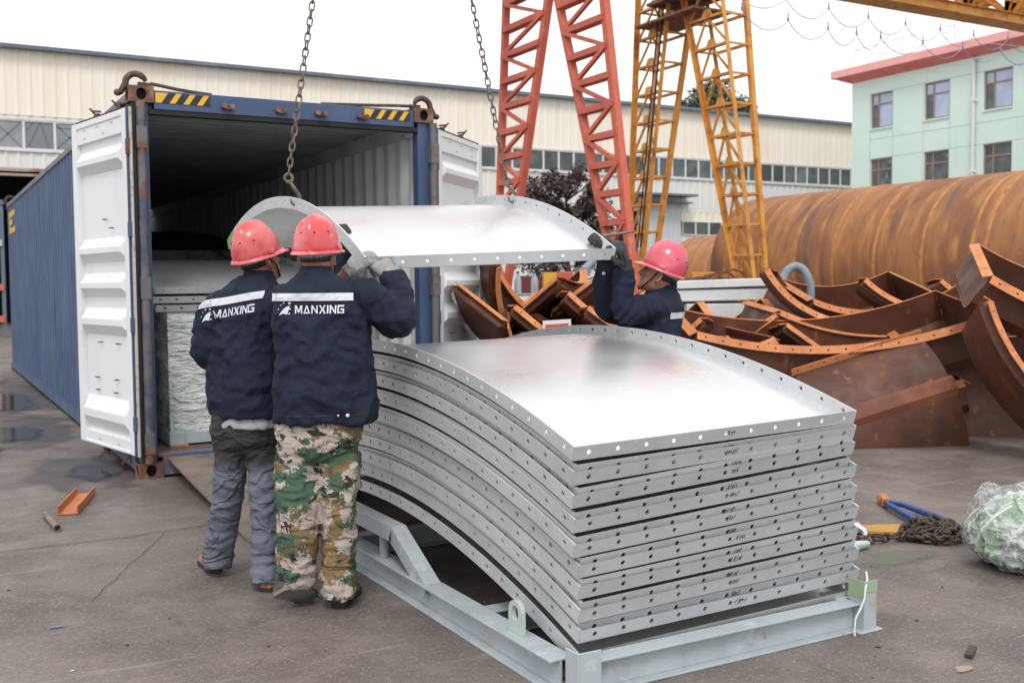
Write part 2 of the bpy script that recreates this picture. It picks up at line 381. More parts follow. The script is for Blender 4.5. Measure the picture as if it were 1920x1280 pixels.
sc.view_settings.view_transform = 'Standard'; sc.view_settings.look = 'None'; sc.view_settings.exposure = 0; sc.view_settings.gamma = 1
sc.cycles.max_bounces = 6; sc.cycles.diffuse_bounces = 2; sc.cycles.glossy_bounces = 3; sc.cycles.transmission_bounces = 4
sc.cycles.use_denoising = True


def blob(mb, cx, cy, rx, ry, z, rot=0, seed=0, n=40, amp=.35, mi=0):
    """an irregular flat patch"""
    vs = []
    for i in range(n):
        a = 2 * PI * i / n
        k = 1 + amp * noise.noise(V((math.cos(a) * 1.6 + seed * 3.1, math.sin(a) * 1.6, seed * 1.7))) * 1.6 + amp * .5 * noise.noise(V((math.cos(a) * 5 + seed, math.sin(a) * 5, 3)))
        x = rx * k * math.cos(a); y = ry * k * math.sin(a)
        vs.append((cx + x * math.cos(rot) - y * math.sin(rot), cy + x * math.sin(rot) + y * math.cos(rot), z))
    mb.add(vs, [tuple(range(n))], mi)
# ------------------------------------------------------------------ ground, puddles, cracks
g = MB(); g.add([(-400, -400, 0), (400, -400, 0), (400, 400, 0), (-400, 400, 0)], [(0, 1, 2, 3)])
tag(g.build('ground', K['conc'], base=(0, 0, 0)), kind='structure')
for i, (x, y, rx, ry, rot) in enumerate([(-.26, .5, .2, .42, -.25), (-.62, 3.2, .28, .7, .1), (-.45, 6.4, .3, 1.3, .05), (-1.0, 9.5, .7, 1.2, .2), (-1.3, 4.6, .22, .9, -.2), (-.95, 2.2, .14, .5, .3)]):
    g = MB(); blob(g, x, y, rx * 1.35, ry * 1.35, .008 + i * .0004, rot, i + 1, 48, .12); tag(g.build('puddle', K['wet'], fix=False), kind='structure')
for i, (x, y, rx, ry, rot) in enumerate([(-.35, .55, .42, .85, -.2), (-.7, 3.4, .6, 1.5, .1), (-1.2, 1.7, .35, .8, .3), (-.9, 7.5, 1.3, 3.2, .05), (1.6, -3.1, .8, 1.3, 0), (1.15, -5.6, .2, .08, .2)]):
    g = MB(); blob(g, x, y, rx * 1.4, ry * 1.4, .003 + i * .0004, rot, i + 11, 48, .12); tag(g.build('damp_patch', K['damp'], fix=False), kind='structure')


def crackline(pts, wd, seed):
    mb = MB(); P = []
    for i in range(len(pts) - 1):
        a = V(pts[i]); b = V(pts[i + 1]); n = max(2, int((b - a).length / .05))
        P += [a.lerp(b, k / n) for k in range(n)]
    P.append(V(pts[-1]))
    t = (V(pts[-1]) - V(pts[0])).normalized(); nr = V((-t.y, t.x, 0)); A = []; B = []
    for i, p in enumerate(P):
        p = p + nr * .018 * noise.noise(V((i * .35, seed, 0))); h = wd * (.55 + .6 * abs(noise.noise(V((i * .6, seed, 5)))))
        A.append(p + nr * h); B.append(p - nr * h)
    k = len(P)
    mb.add([(q.x, q.y, .006) for q in A + B], [(i, i + 1, k + i + 1, k + i) for i in range(k - 1)])
    return mb


tag(crackline([(-1.75, -2.02, 0), (-1.05, -1.83, 0), (-.4, -1.84, 0), (.1, -1.77, 0)], .006, 1).build('ground_crack', K['crack']), kind='structure')
tag(crackline([(-.75, -3.05, 0), (-.45, -2.4, 0), (-.25, -2.0, 0), (-.20, -1.86, 0)], .0025, 2).build('ground_crack', K['crack']), kind='structure')
# small litter, chips of paint and grit: nobody could count them
cols = [K['crack'], pmat('pale_chip', (.52, .50, .48), rough=.8), pmat('ochre_chip', (.42, .3, .18), rough=.8), pmat('blue_chip', (.20, .27, .36), [((.2, .175, .165), 30, .4, .65)], rough=.7), pmat('grit', (.16, .125, .11), rough=.9)]
g = MB(); rs = random.Random(3)
for i in range(420):
    d = 1.2 + 12 * rs.random() ** 1.6; a = YAW + rs.uniform(-.55, .55)
    x = CAM.x + math.sin(a) * (d + 1.6); y = CAM.y + math.cos(a) * (d + 1.6)
    if 0 < x < 2.44 and y > -2.2: continue
    s = rs.choice([.002, .003, .003, .005, .008]); mi = rs.choice([0, 0, 1, 1, 2, 4, 4])
    q = rs.random() * PI
    vs = []
    for k in range(6):
        t = 2 * PI * k / 6; r_ = s * rs.uniform(.5, 1.2)
        px_ = r_ * math.cos(t) * rs.choice([1, 1.6]); py_ = r_ * math.sin(t)
        vs.append((x + px_ * math.cos(q) - py_ * math.sin(q), y + px_ * math.sin(q) + py_ * math.cos(q), .002))
    top = [(x + (a_ - x) * .7, y + (b_ - y) * .7, .002 + s * .35) for a_, b_, c_ in vs]
    g.loft([vs, top], True, mi)
tag(g.build('ground_litter', cols), kind='stuff', label='small chips, grit and paint flakes scattered over the concrete yard', cat='litter')
rs = random.Random(5)
g = MB(); blob(g, -.93, -3.36, .045, .022, .005, .2, 3); tag(g.build('paint_stain', fade_mat('blue_paint_stain', (.15, .24, .36), (.19, .22, .27), .7, .3, .9, 9), fix=False), kind='structure')
for x, y, rx, ry, s in [(3.0, -4.6, .16, .04, 5), (3.9, -3.2, .5, .02, 8), ]:
    g = MB(); blob(g, x, y, rx * 1.3, ry * 1.6, .005, rs.uniform(.1, .7), s); tag(g.build('scuff_mark', fade_mat('pale_scuff_%d' % s, (.36, .33, .31), (.28, .25, .235), .8, .3, .35, 7), fix=False), kind='structure')
g = MB(); blob(g, 3.0, -4.42, .40, .15, .005, -.25, 21); tag(g.build('paint_stain', fade_mat('green_paint_stain', (.20, .22, .165), (.205, .185, .16), .7, .3, .6, 5), fix=False), kind='structure')
g = MB(); blob(g, 1.92, -5.62, .06, .03, .005, .3, 22); tag(g.build('paint_stain', fade_mat('ochre_paint_stain', (.45, .34, .22), (.36, .28, .2), .8, .3, .9, 14), fix=False), kind='structure')

# ------------------------------------------------------------------ shipping container
CW, CL, CH = 2.438, 12.192, 2.896
ct = thing('shipping_container', 'blue forty-foot shipping container with both white-lined end doors swung open', 'container', (CW / 2, CL / 2, 0))


def corr_line(n0, n1, pitch, depth, f):
    """corrugated profile between n0 and n1: list of (t, offset)"""
    out = []; t = n0; a = pitch * .26; b = pitch * .24
    while t < n1 - pitch * .5:
        out += [(t, 0), (t + a, 0), (t + a + b, depth), (t + 2 * a + b, depth)]; t += 2 * (a + b)
    out.append((t, 0))
    return [f(*q) for q in out]


mb = MB(); H0, H1 = .16, 2.80
mb.sheet(corr_line(.14, 12.05, .278, .036, lambda t, o: (.012 + o, t, H0)), (0, 0, H1 - H0), 0)
mb.sheet(corr_line(.14, 12.05, .278, .036, lambda t, o: (.016 + o, t, H0)), (0, 0, H1 - H0), 1)
mb.build('side_wall', [K['blue'], K['inner']], ct, fix=False)
mb = MB()
mb.sheet(corr_line(.14, 12.05, .278, .045, lambda t, o: (CW - .012 - o, t, H0)), (0, 0, H1 - H0), 0)
mb.sheet(corr_line(.14, 12.05, .278, .045, lambda t, o: (CW - .016 - o, t, H0)), (0, 0, H1 - H0), 1)
mb.build('side_wall', [K['blue'], K['inner']], ct, fix=False)
mb = MB()
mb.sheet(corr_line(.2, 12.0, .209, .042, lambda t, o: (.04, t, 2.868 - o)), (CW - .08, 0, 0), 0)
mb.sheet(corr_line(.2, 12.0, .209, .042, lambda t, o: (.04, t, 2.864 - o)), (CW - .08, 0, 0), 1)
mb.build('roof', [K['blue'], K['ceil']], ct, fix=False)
mb = MB(); mb.sheet(corr_line(.14, 2.3, .25, .045, lambda t, o: (t, 12.16 - o, H0)), (0, 0, 2.65), 0)
mb.sheet(corr_line(.14, 2.3, .25, .045, lambda t, o: (t, 12.156 - o, H0)), (0, 0, 2.65), 1)
mb.build('rear_wall', [K['blue'], K['inner']], ct, fix=False)
mb = MB(); mb.bx(.03, CW - .03, 12.165, 12.18, .12, 2.86); mb.bx(.03, CW - .03, 12.06, 12.16, 2.80, 2.87); mb.build('rear_header_light_seal', K['blue'], ct)  # header bar, plus an added full plate sealing out stray light
mb = MB(); mb.bx(.06, CW - .06, .12, 12.1, .10, .17); mb.build('floor', K['wood'], ct)
for x0 in (0.0, CW - .06):
    mb = MB(); mb.bx(x0, x0 + .06, .17, 12.02, .05, .156); mb.bx(x0 + .002, x0 + .016 if x0 == 0 else x0 + .05, .17, 12.02, .158, .172); mb.build('bottom_rail', K['blue'], ct)
    mb = MB(); mb.bx(x0 + (0 if x0 else .0), x0 + .06, .17, 12.02, 2.80, 2.862); mb.build('top_rail', K['railw'], ct, bevel=.006)
# inside top corner lining strip on the right wall, edge flats at the door end
mb = MB(); mb.bx(CW - .075, CW - .062, .13, 12, 2.70, 2.83); mb.bx(CW - .10, CW - .062, .125, .20, .17, 2.70); mb.build('wall_edge_strip', K['inner'], ct)
for x0, x1 in ((0.02, .135), (CW - .135, CW - .02)):
    for y0, y1 in ((0.02, .13), (12.06, 12.17)):
        mb = MB(); mb.bx(x0, x1, y0, y1, .118, 2.78); mb.build('corner_post', K['blue'], ct, bevel=.006)


def casting(x0, y0, z0, sx, sy):
    """corner casting with oval holes in its two outer faces"""
    wx, wy, h = .178, .162, .118
    mb = MB(); N = 24

    def rect(a):       # point on unit square border
        c, s_ = math.cos(a), math.sin(a); k = 1 / max(abs(c), abs(s_)); return c * k, s_ * k
    def holed(o, ax, ay, w_, h_, inn, rx, ry):
        o = V(o); ax = V(ax); ay = V(ay); inn = V(inn)
        A = [2 * PI * i / N + PI / 4 for i in range(N)]
        outer = [o + ax * rect(a)[0] * w_ / 2 + ay * rect(a)[1] * h_ / 2 for a in A]
        hole = [o + ax * math.cos(a) * rx + ay * math.sin(a) * ry for a in A]
        deep = [p + inn * .035 for p in hole]
        b = len(mb.v); mb.v += outer + hole + deep
        for i in range(N):
            j = (i + 1) % N
            mb.face((b + i, b + j, b + N + j, b + N + i)); mb.face((b + N + i, b + N + j, b + 2 * N + j, b + 2 * N + i), 1)
        mb.face([b + 2 * N + i for i in range(N)], 1)
    x1, y1, z1 = x0 + wx, y0 + wy, z0 + h
    cx, cy, cz = (x0 + x1) / 2, (y0 + y1) / 2, (z0 + z1) / 2
    fy = y0 if sy < 0 else y1; fx = x0 if sx < 0 else x1
    holed((cx, fy, cz), (1, 0, 0), (0, 0, 1), wx, h, (0, -sy, 0), .034, .042)
    holed((fx, cy, cz), (0, 1, 0), (0, 0, 1), wy, h, (-sx, 0, 0), .034, .042)
    by = y1 if sy < 0 else y0; bx_ = x1 if sx < 0 else x0
    mb.add([(x0, by, z0), (x1, by, z0), (x1, by, z1), (x0, by, z1)], [(0, 1, 2, 3)])
    mb.add([(bx_, y0, z0), (bx_, y1, z0), (bx_, y1, z1), (bx_, y0, z1)], [(0, 1, 2, 3)])
    mb.add([(x0, y0, z1), (x1, y0, z1), (x1, y1, z1), (x0, y1, z1)], [(0, 1, 2, 3)])
    mb.add([(x0, y0, z0), (x1, y0, z0), (x1, y1, z0), (x0, y1, z0)], [(0, 1, 2, 3)])
    b = mb.build('corner_casting', [K['rust'], K['dark']], ct)
    bm_ = bmesh.new(); bm_.from_mesh(b.data); bmesh.ops.remove_doubles(bm_, verts=bm_.verts[:], dist=1e-4); bm_.to_mesh(b.data); bm_.free()
    md = b.modifiers.new('bevel', 'BEVEL'); md.width = .008; md.segments = 2; md.limit_method = 'ANGLE'; md.angle_limit = R(50)


for x0, sx in ((-.003, -1), (CW - .175, 1)):
    for y0, sy in ((-.006, -1), (CL - .156, 1)):
        for z0 in (0.0, CH - .116): casting(x0, y0, z0, sx, sy)
# header with warning stripes and cam keepers
mb = MB(); mb.bx(.176, CW - .176, .004, .12, 2.735, 2.868); mb.bx(.176, CW - .176, .02, .13, 2.868, 2.876)
hd = mb.build('door_header', K['blue'], ct, bevel=.005)
mb = MB(); mb.bx(.14, CW - .14, .012, .10, 2.70, 2.734); mb.build('header_gasket', K['black'], hd)


def stripes(x0, x1):
    mb = MB(); z0, z1 = 2.784, 2.858
    mb.add([(x0, -.0005, z0), (x1, -.0005, z0), (x1, -.0005, z1), (x0, -.0005, z1)], [(0, 1, 2, 3)], 0)
    n = 4; p = (x1 - x0) / n
    for i in range(n):
        a = x0 + i * p
        q = [(a, z0), (a + p * .42, z0), (min(a + p * .42 + .05, x1), z1), (a + .05 if i else a, z1)]
        mb.add([(u, -.002, v_) for u, v_ in q], [(0, 1, 2, 3)], 1)
    mb.build('warning_stripe', [K['blk'], K['yel']], hd, fix=False)


stripes(.185, .585); stripes(CW - .615, CW - .215)
for x in (.71, 1.13, 1.45, 1.80):
    mb = MB(); mb.bx(x - .045, x + .045, -.012, .004, 2.775, 2.80); mb.tube([(x - .03, -.014, 2.79), (x - .03, -.05, 2.79)], .02, 8); mb.tube([(x + .03, -.014, 2.788), (x + .03, -.05, 2.788)], .02, 8); mb.bx(x - .03, x + .03, -.045, -.012, 2.768, 2.778)
    mb.build('cam_keeper', K['rust'], hd, bevel=.003)
mb = MB(); mb.bx(.176, CW - .176, .0, .12, .02, .155); mb.bx(.14, CW - .14, .02, .14, .155, .176); sl = mb.build('door_sill', [pmat('scuffed_blue_sill', (.075, .11, .19), [((.2, .09, .06), 5, .45, .62), ((.2, .2, .22), 9, .55, .7)], rough=.55)], ct, bevel=.004)


def door(hx, hy, ux, uy, nx, ny, side):
    """a door leaf: hinge at (hx, hy), leaf along u, inner face towards n"""
    u = V((ux, uy, 0)).normalized(); n = V((nx, ny, 0)).normalized(); W_ = 1.165; zb, zt = .175, 2.735; T = .055
    o = V((hx, hy, 0))
    P = lambda a, d, z: o + u * a + n * d + V((0, 0, z))
    def slab(mb, a0, a1, d0, d1, z0, z1, mi=0):
        c = [P(a, d, z) for a in (a0, a1) for d in (d0, d1) for z in (z0, z1)]
        mb.add(c, [(0, 1, 3, 2), (4, 6, 7, 5), (0, 4, 5, 1), (2, 3, 7, 6), (0, 2, 6, 4), (1, 5, 7, 3)], mi)
    mb = MB()      # outer blue skin and rim
    slab(mb, .0, W_, -T, -T + .012, zb, zt); slab(mb, .0, .014, -T + .012, .012, zb, zt)
    d = mb.build('door', K['blue'], ct, bevel=.003)
    d['label'] = 'left door leaf' if side < 0 else 'right door leaf'
    # inner panel, ribs pressed towards the inside
    mb = MB(); F = .012
    ribs = [(2.50, 2.31), (1.81, 1.62), (1.54, 1.35), (1.27, 1.056), (.575, .30)]
    prof = [(zt - .012, 0), (2.565, 0), (2.562, -.028)]
    for a, b in ribs:
        prof += [(a, -.03), (a - (a - b) * .40, .028), (a - (a - b) * .62, .028), (b, -.03)]
    prof += [(.285, -.03), (.28, 0), (zb + .01, 0)]
    a0, a1 = .10, W_ - .10
    for k in range(len(prof) - 1):
        (z0, d0), (z1, d1) = prof[k], prof[k + 1]
        # slanted rib ends: the raised flats are shorter than their feet
        e0 = .045 * max(0, (d0 + .03) / .058) if -.03 <= d0 else 0; e1 = .045 * max(0, (d1 + .03) / .058)
        if z0 > 2.56 or z1 < .29: e0 = e1 = 0
        mb.add([P(a0 + e0, d0, z0), P(a1 - e0, d0, z0), P(a1 - e1, d1, z1), P(a0 + e1, d1, z1)], [(0, 1, 2, 3)])
        if e0 or e1:
            for sgn, aa in ((1, a0), (-1, a1)):
                mb.add([P(aa, -.03, z0), P(aa + sgn * e0, d0, z0), P(aa + sgn * e1, d1, z1), P(aa, -.03, z1)], [(0, 1, 2, 3)])
    mb.build('inner_panel', K['white'], d)
    mb = MB()
    slab(mb, .02, a0, -.033, F, zb + .008, zt - .004); slab(mb, a1, W_ - .004, -.033, F, zb + .008, zt - .004)
    slab(mb, a0, a1, -.033, F - .003, zt - .05, zt - .004); slab(mb, a0, a1, -.033, F - .003, zb + .008, zb + .03)
    mb.build('door_frame', K['white'], d, bevel=.004)
    mb = MB()      # gasket round the leaf
    slab(mb, -.028, -.002, -.045, -.02, zb - .01, zt + .01); slab(mb, -.002, W_, -.045, -.02, zt, zt + .02); slab(mb, W_, W_ + .02, -.045, -.02, zb, zt)
    mb.build('gasket', K['black'], d)
    mb = MB(); slab(mb, -.026, -.004, -.0195, -.004, zb, zt); mb.build('gasket_strip', K['creamg'], d)
    mb = MB()
    for a, z in [(.32, 2.66), (.62, 2.66), (.9, 2.66), (.9, 2.60), (.5, 2.60), (.35, 1.0), (.72, 1.0), (.4, .72), (.8, .72), (.8, .62), (.42, .62), (.35, .23), (.75, .23), (.55, 1.95), (.42, 1.88)]:
        for q in (-.016, .016):
            mb.bar(P(a + q, .0, z), P(a + q, .003 if z > 2.57 or z < .28 else -.025, z), .008, .008)
    mb.build('rivet', K['rustdk'], d)
    for a in (.38, .86):                                    # locking bars on the outer side with cam ends above and below
        mb = MB(); mb.tube([P(a, -T - .035, zb - .02), P(a, -T - .035, zt + .03)], .017, 8)
        for z, s in ((zt + .03, 1), (zb - .03, -1)):
            mb.tube([P(a, -T - .035, z), P(a, -T - .035, z + s * .035)], .025, 8)
            mb.bar(P(a - .05, -T - .035, z + s * .045), P(a + .05, -T - .02, z + s * .06), .03, .016); mb.bar(P(a + .03, -T - .035, z + s * .03), P(a + .06, -T, z + s * .08), .015, .015)
        mb.build('locking_bar', K['rust'], d)
    for z in (2.45, 1.85, 1.15, .42):
        mb = MB(); hpos = o + V((0, 0, z))
        mb.tube([hpos - V((0, 0, .055)), hpos + V((0, 0, .055))], .022, 10); mb.bar(hpos, P(.05, -.03, z), .012, .09, (0, 0, 1))
        mb.build('hinge', K['rust'] if z > 2 else K['blue'], d, bevel=.002)
    return d


door(-.018, -.022, -.2, .98, -.98, -.2, -1)
door(CW + .018, -.022, .723, .69, .69, -.723, 1)
# worn hinge post covers beside the two posts
for x in (.072, CW - .012):
    mb = MB(); mb.tube([(x, -.026, .12), (x, -.026, 2.775)], .033, 12)
    for z in (2.52, 1.42, .27): mb.box((x, -.026, z), (.072, .072, .16))
    mb.build('hinge_post', K['barrel'], ct, smooth=40)
# yellow painted mark at the far end of the long side (three blocks of a cut-off letter shape)
mb = MB()
for z0, z1, y0, y1 in [(2.60, 2.69, 10.55, 11.75), (2.47, 2.55, 11.05, 11.75), (2.33, 2.42, 10.55, 11.75), (2.42, 2.455, 11.45, 11.75), (2.565, 2.595, 11.35, 11.75)]:
    mb.add([(.0085, y0, z0), (.0085, y1, z0), (.0085, y1, z1), (.0085, y0, z1)], [(0, 1, 2, 3)])
mb.build('painted_marking', K['yel'], ct, fix=False)

# lifting hooks and slings lying on the container roof corners
def arc_pts(c, r, a0, a1, n, ax, ay):
    c = V(c); ax = V(ax); ay = V(ay)
    return [c + ax * r * math.cos(R(a0 + (a1 - a0) * i / n)) + ay * r * math.sin(R(a0 + (a1 - a0) * i / n)) for i in range(n + 1)]


def lift_hook(x, y, flip, label):
    mb = MB(); z = CH + .004
    p = [(x - .10 * flip, y + .05, z - .055), (x - .075 * flip, y + .045, z - .01)] + arc_pts((x + .015 * flip, y + .05, z + .02), .075, 180, 20, 9, (flip, 0, 0), (0, 0, 1))
    mb.tube(p, [.02, .024] + [.024] * 8 + [.02, .016], 10)
    mb.ball((x - .115 * flip, y + .05, z - .05), (.03, .03, .026), 10, 6); mb.tube([(x + .03 * flip, y + .06, z + .02), (x + .12 * flip, y + .07, z + .022)], .02, 8)
    return tag(mb.build('lifting_hook', K['rustdk'], None, smooth=50), label, 'hook', 'lifting hooks on the container corners')


lift_hook(.05, .03, 1, 'rusty lifting hook on the front left roof corner of the container')
lift_hook(CW - .05, .03, -1, 'rusty lifting hook on the front right roof corner of the container')
lift_hook(.05, 12.05, 1, 'rusty lifting hook on the far left roof corner of the container')
def rope(pts, r, label):
    mb = MB(); mb.tube(pts, r, 6); return tag(mb.build('wire_sling', K['rustdk'], None, smooth=50), label, 'wire rope', 'wire slings on the container roof')
rope([(.17, .10, 2.935), (.24, .09, 2.925), (.36, .08, 2.905), (.5, .08, 2.892), (.62, .1, 2.888)], .013, 'dark wire sling lying beside the left warning stripes on the container roof edge')
rope([(2.27, .10, 2.925), (2.15, .08, 2.918), (1.95, .08, 2.905), (1.7, .09, 2.895), (1.5, .12, 2.89)], .013, 'dark wire sling lying beside the right warning stripes on the container roof edge')

# ------------------------------------------------------------------ ramp
mb = MB(); th = .014
mb.add([(.20, -.012, .158), (1.3, -.012, .158), (1.28, -2.36, .016), (.175, -2.33, .016), (.20, -.012, .158 - th), (1.3, -.012, .158 - th), (1.28, -2.36, .002), (.175, -2.33, .002)],
       [(0, 1, 2, 3), (7, 6, 5, 4), (0, 3, 7, 4), (1, 5, 6, 2), (0, 4, 5, 1), (3, 2, 6, 7)])
tag(mb.build('ramp_plate', K['steelp'], None), 'worn brown steel ramp plate leaning from the ground to the container sill', 'ramp')
# ------------------------------------------------------------------ curved flanged panels
def holed_strip(mb, f, L, hgt, n, hr, thv, mi=0, end=True):
    """strip of n square-ish cells, each with a round hole; f(s, t) -> (point, normal), s along 0..L, t across 0..hgt"""
    for i in range(n):
        s0, s1 = L * i / n, L * (i + 1) / n; sm = (s0 + s1) / 2; tm = hgt * .52
        op = [(s0, 0), (sm, 0), (s1, 0), (s1, tm), (s1, hgt), (sm, hgt), (s0, hgt), (s0, tm)]
        hp = [(sm + hr * math.cos(R(a)), tm + hr * math.sin(R(a))) for a in (225, 270, 315, 0, 45, 90, 135, 180)]
        A = [f(*q) for q in op + hp]
        fr = [p + nr * thv * .5 for p, nr in A]; bk = [p - nr * thv * .5 for p, nr in A]
        b = len(mb.v); mb.v += fr + bk
        for k in range(8):
            j = (k + 1) % 8
            mb.face((b + k, b + j, b + 8 + j, b + 8 + k), mi); mb.face((b + 16 + j, b + 16 + k, b + 24 + k, b + 24 + j), mi)
            mb.face((b + 8 + k, b + 8 + j, b + 24 + j, b + 24 + k), mi)
        for k in (0, 1, 4, 5):
            j = k + 1 if k != 7 else 0
            mb.face((b + j, b + k, b + 16 + k, b + 16 + j), mi)
        if i == 0:
            for k in (6, 7): mb.face((b + (k + 1) % 8, b + k, b + 16 + k, b + 16 + (k + 1) % 8), mi)
        if i == n - 1:
            for k in (2, 3): mb.face((b + k + 1, b + k, b + 16 + k, b + 16 + k + 1), mi)


class Arc:
    def __init__(s, R_, half, w, fh):
        s.R, s.half, s.w, s.fh = R_, half, w, fh
        s.tm = math.asin(half / R_); s.z0 = R_ * math.cos(s.tm)

    def pt(s, x, th, r=0.0):
        return V((x, (s.R + r) * math.sin(th), (s.R + r) * math.cos(th) - s.z0))

    def plate(s, th=.005, n=44):
        mb = MB(); a = []; b = []
        for i in range(n + 1):
            t = -s.tm + 2 * s.tm * i / n
            a.append((s.pt(-s.w / 2 + .003, t, 0), s.pt(s.w / 2 - .003, t, 0))); b.append((s.pt(-s.w / 2 + .003, t, -th), s.pt(s.w / 2 - .003, t, -th)))
        vs = []
        for q in a + b: vs += list(q)
        k = 2 * (n + 1); fs = []
        for i in range(n):
            fs.append((2 * i, 2 * i + 1, 2 * i + 3, 2 * i + 2)); fs.append((k + 2 * i, k + 2 * i + 2, k + 2 * i + 3, k + 2 * i + 1))
            fs.append((2 * i, 2 * i + 2, k + 2 * i + 2, k + 2 * i)); fs.append((2 * i + 3, 2 * i + 1, k + 2 * i + 1, k + 2 * i + 3))
        mb.add(vs, fs); return mb

    def arc_flange(s, side, n, hr=.0105, th=.008):
        mb = MB(); L = 2 * s.tm * s.R
        holed_strip(mb, lambda a, t: (s.pt(side * s.w / 2, -s.tm + a / s.R, t - .005), V((side, 0, 0))), L, s.fh + .005, n, hr, th)
        return mb

    def straight_flange(s, side, n, hr=.0105, th=.008):
        mb = MB(); tg = V((0, side * math.cos(s.tm), -side * math.sin(abs(s.tm)))) 
        holed_strip(mb, lambda a, t: (s.pt(-s.w / 2 + a, side * s.tm, t - .005), tg), s.w, s.fh + .005, n, hr, th)
        return mb


def scribble(arc, seed, x=.12):
    """hand-written stroke marks on the front flange"""
    rs = random.Random(seed); mb = MB(); tg = V((0, -math.cos(arc.tm), -math.sin(arc.tm)))
    x = x + rs.uniform(-.02, .02)
    for k in range(rs.randint(4, 6)):
        x += rs.uniform(.007, .012); q = [(x + rs.uniform(-.003, .003), arc.fh * rs.uniform(.3, .45)) , (x + rs.uniform(-.006, .006), arc.fh * rs.uniform(.5, .62)), (x + rs.uniform(-.002, .007), arc.fh * rs.uniform(.65, .8))]
        if rs.random() < .5: q.append((x - rs.uniform(.002, .007), arc.fh * rs.uniform(.4, .6)))
        P = [arc.pt(a, -arc.tm, t) + tg * .0042 for a, t in q]
        for i in range(len(P) - 1): mb.bar(P[i], P[i + 1], .0016, .0012, tg)
    return mb


def make_panel(arc, name, label, cat, group, m4, na, ns, hr=.0105, ink=None, mats=None):
    t = thing(name, label, cat, group=group, mat4=m4)
    gp, gf = mats or (K['galv'], K['galvd'])
    arc.plate().build('plate', gp, t, local=True, smooth=30)
    for s_ in (-1, 1): arc.arc_flange(s_, na, hr).build('arc_flange', gf, t, local=True)
    for s_ in (-1, 1): arc.straight_flange(s_, ns, hr).build('straight_flange', gf, t, local=True)
    if ink is not None: scribble(arc, ink).build('handwritten_mark', K['ink'], t, local=True)
    return t


A1 = Arc(5.6, 1.8, 1.39, .05)


def panel_mat(arc, xl, yf, zl, zr, sc_=1.0, yaw=0.0, pitch=0.0):
    """matrix that puts the front-left flange top corner at (xl, yf, zl) with the right one at height zr"""
    ang = -math.atan2(zr - zl, arc.w)
    rot = M.Rotation(yaw, 4, 'Z') @ M.Rotation(ang, 4, 'Y') @ M.Rotation(pitch, 4, 'X') @ M.Scale(sc_, 4)
    c = rot @ arc.pt(-arc.w / 2, -arc.tm, arc.fh)
    return M.Translation(V((xl, yf, zl)) - c) @ rot


ordn = ['topmost', 'second', 'third', 'fourth', 'fifth', 'sixth', 'seventh', 'eighth', 'ninth', 'tenth', 'eleventh', 'twelfth', 'thirteenth', 'fourteenth', 'fifteenth', 'sixteenth', 'seventeenth', 'bottom']
A_rows = [(.771, .832), (.689, .762), (.601, .668), (.514, .580), (.436, .492), (.359, .402), (.277, .314), (.200, .226), (.116, .142)]
stack = [(.859, .893, 0, 0)]
for k, (zl, zr) in enumerate(A_rows):
    dx = .018 if k >= 4 else 0.0
    b_l, b_r = (.021, .009) if k == 0 else (.020, .031)
    stack += [(zl + b_l, zr + b_r, dx + .002, 1), (zl, zr, dx, 0)]
stack = stack[:-2] + stack[-1:]            # the lowest carries nothing nested
rs = random.Random(11)
proto = None
for i, (zl, zr, dx, nest) in enumerate(stack[:18]):
    jx, jy = rs.uniform(-.005, .005), rs.uniform(-.006, .006)
    s_ = .982 if nest else 1.0
    m4 = panel_mat(A1, .60 + dx + jx + (.014 if nest else 0), -5.03 + jy + (.018 if nest else 0), zl, zr, s_, rs.uniform(-.002, .002))
    lab = 'shiny galvanised curved panel, topmost of the stack on the pale steel cradle' if i == 0 else ('galvanised curved panel at the very bottom of the stack, resting on the cradle' if i == 17 else 'galvanised curved panel, %s from the top of the stack on the cradle' % ordn[i])
    make = None
    if proto is None:
        proto = make_panel(A1, 'curved_panel', lab, 'steel panel', 'curved galvanised panels stacked on the cradle', m4, 29, 11, ink=None)
        make = proto
    else:
        c = proto.copy(); col.objects.link(c); c.matrix_world = m4; WM[c] = m4.copy(); c['label'] = lab
        for ch in list(proto.children):
            if ch.name.startswith('handwritten'): continue
            d = ch.copy(); col.objects.link(d); d.parent = c
        make = c
    scribble(A1, 100 + i, .0 + .004 * (i % 3)).build('handwritten_mark', K['ink'], make, local=True)

# the panel hanging from the chains
A2 = Arc(2.94, 1.255, 1.40, .06)
zl, zr = 1.560, 1.612
ang = -math.atan2(zr - zl, 1.4)
rot = M.Rotation(R(-.6), 4, 'Z') @ M.Rotation(ang, 4, 'Y') @ M.Rotation(R(4.0), 4, 'X')
cc = rot @ A2.pt(-.7, -A2.tm, .06)
HP = M.Translation(V((.425, -3.52, zl)) - cc) @ rot
held = make_panel(A2, 'curved_panel', 'galvanised curved panel hanging level from two chains and held by the workers', 'steel panel', 'curved galvanised panels being lifted', HP, 20, 11)
# its far corner was dipped in green paint
mb = MB(); L_ = []
for i in range(6):
    t = A2.tm * (1 - i * .022)
    L_.append(A2.pt(-.7 - .0045, t, .0))
mb.sheet(L_, A2.pt(-.7, A2.tm, .056) - A2.pt(-.7, A2.tm, 0)); mb.build('painted_corner', pmat('green_corner_paint', (.12, .36, .10), rough=.5), held, local=False) if False else None
mb = MB(); mb.v = [HP @ p for p in sum([[A2.pt(-.7045, A2.tm * (1 - i * .03), -.002), A2.pt(-.7045, A2.tm * (1 - i * .03), .061)] for i in range(6)], [])]
for i in range(5): mb.face((2 * i, 2 * i + 1, 2 * i + 3, 2 * i + 2))
mb.build('painted_corner', pmat('green_corner_paint', (.13, .36, .10), rough=.5), held)

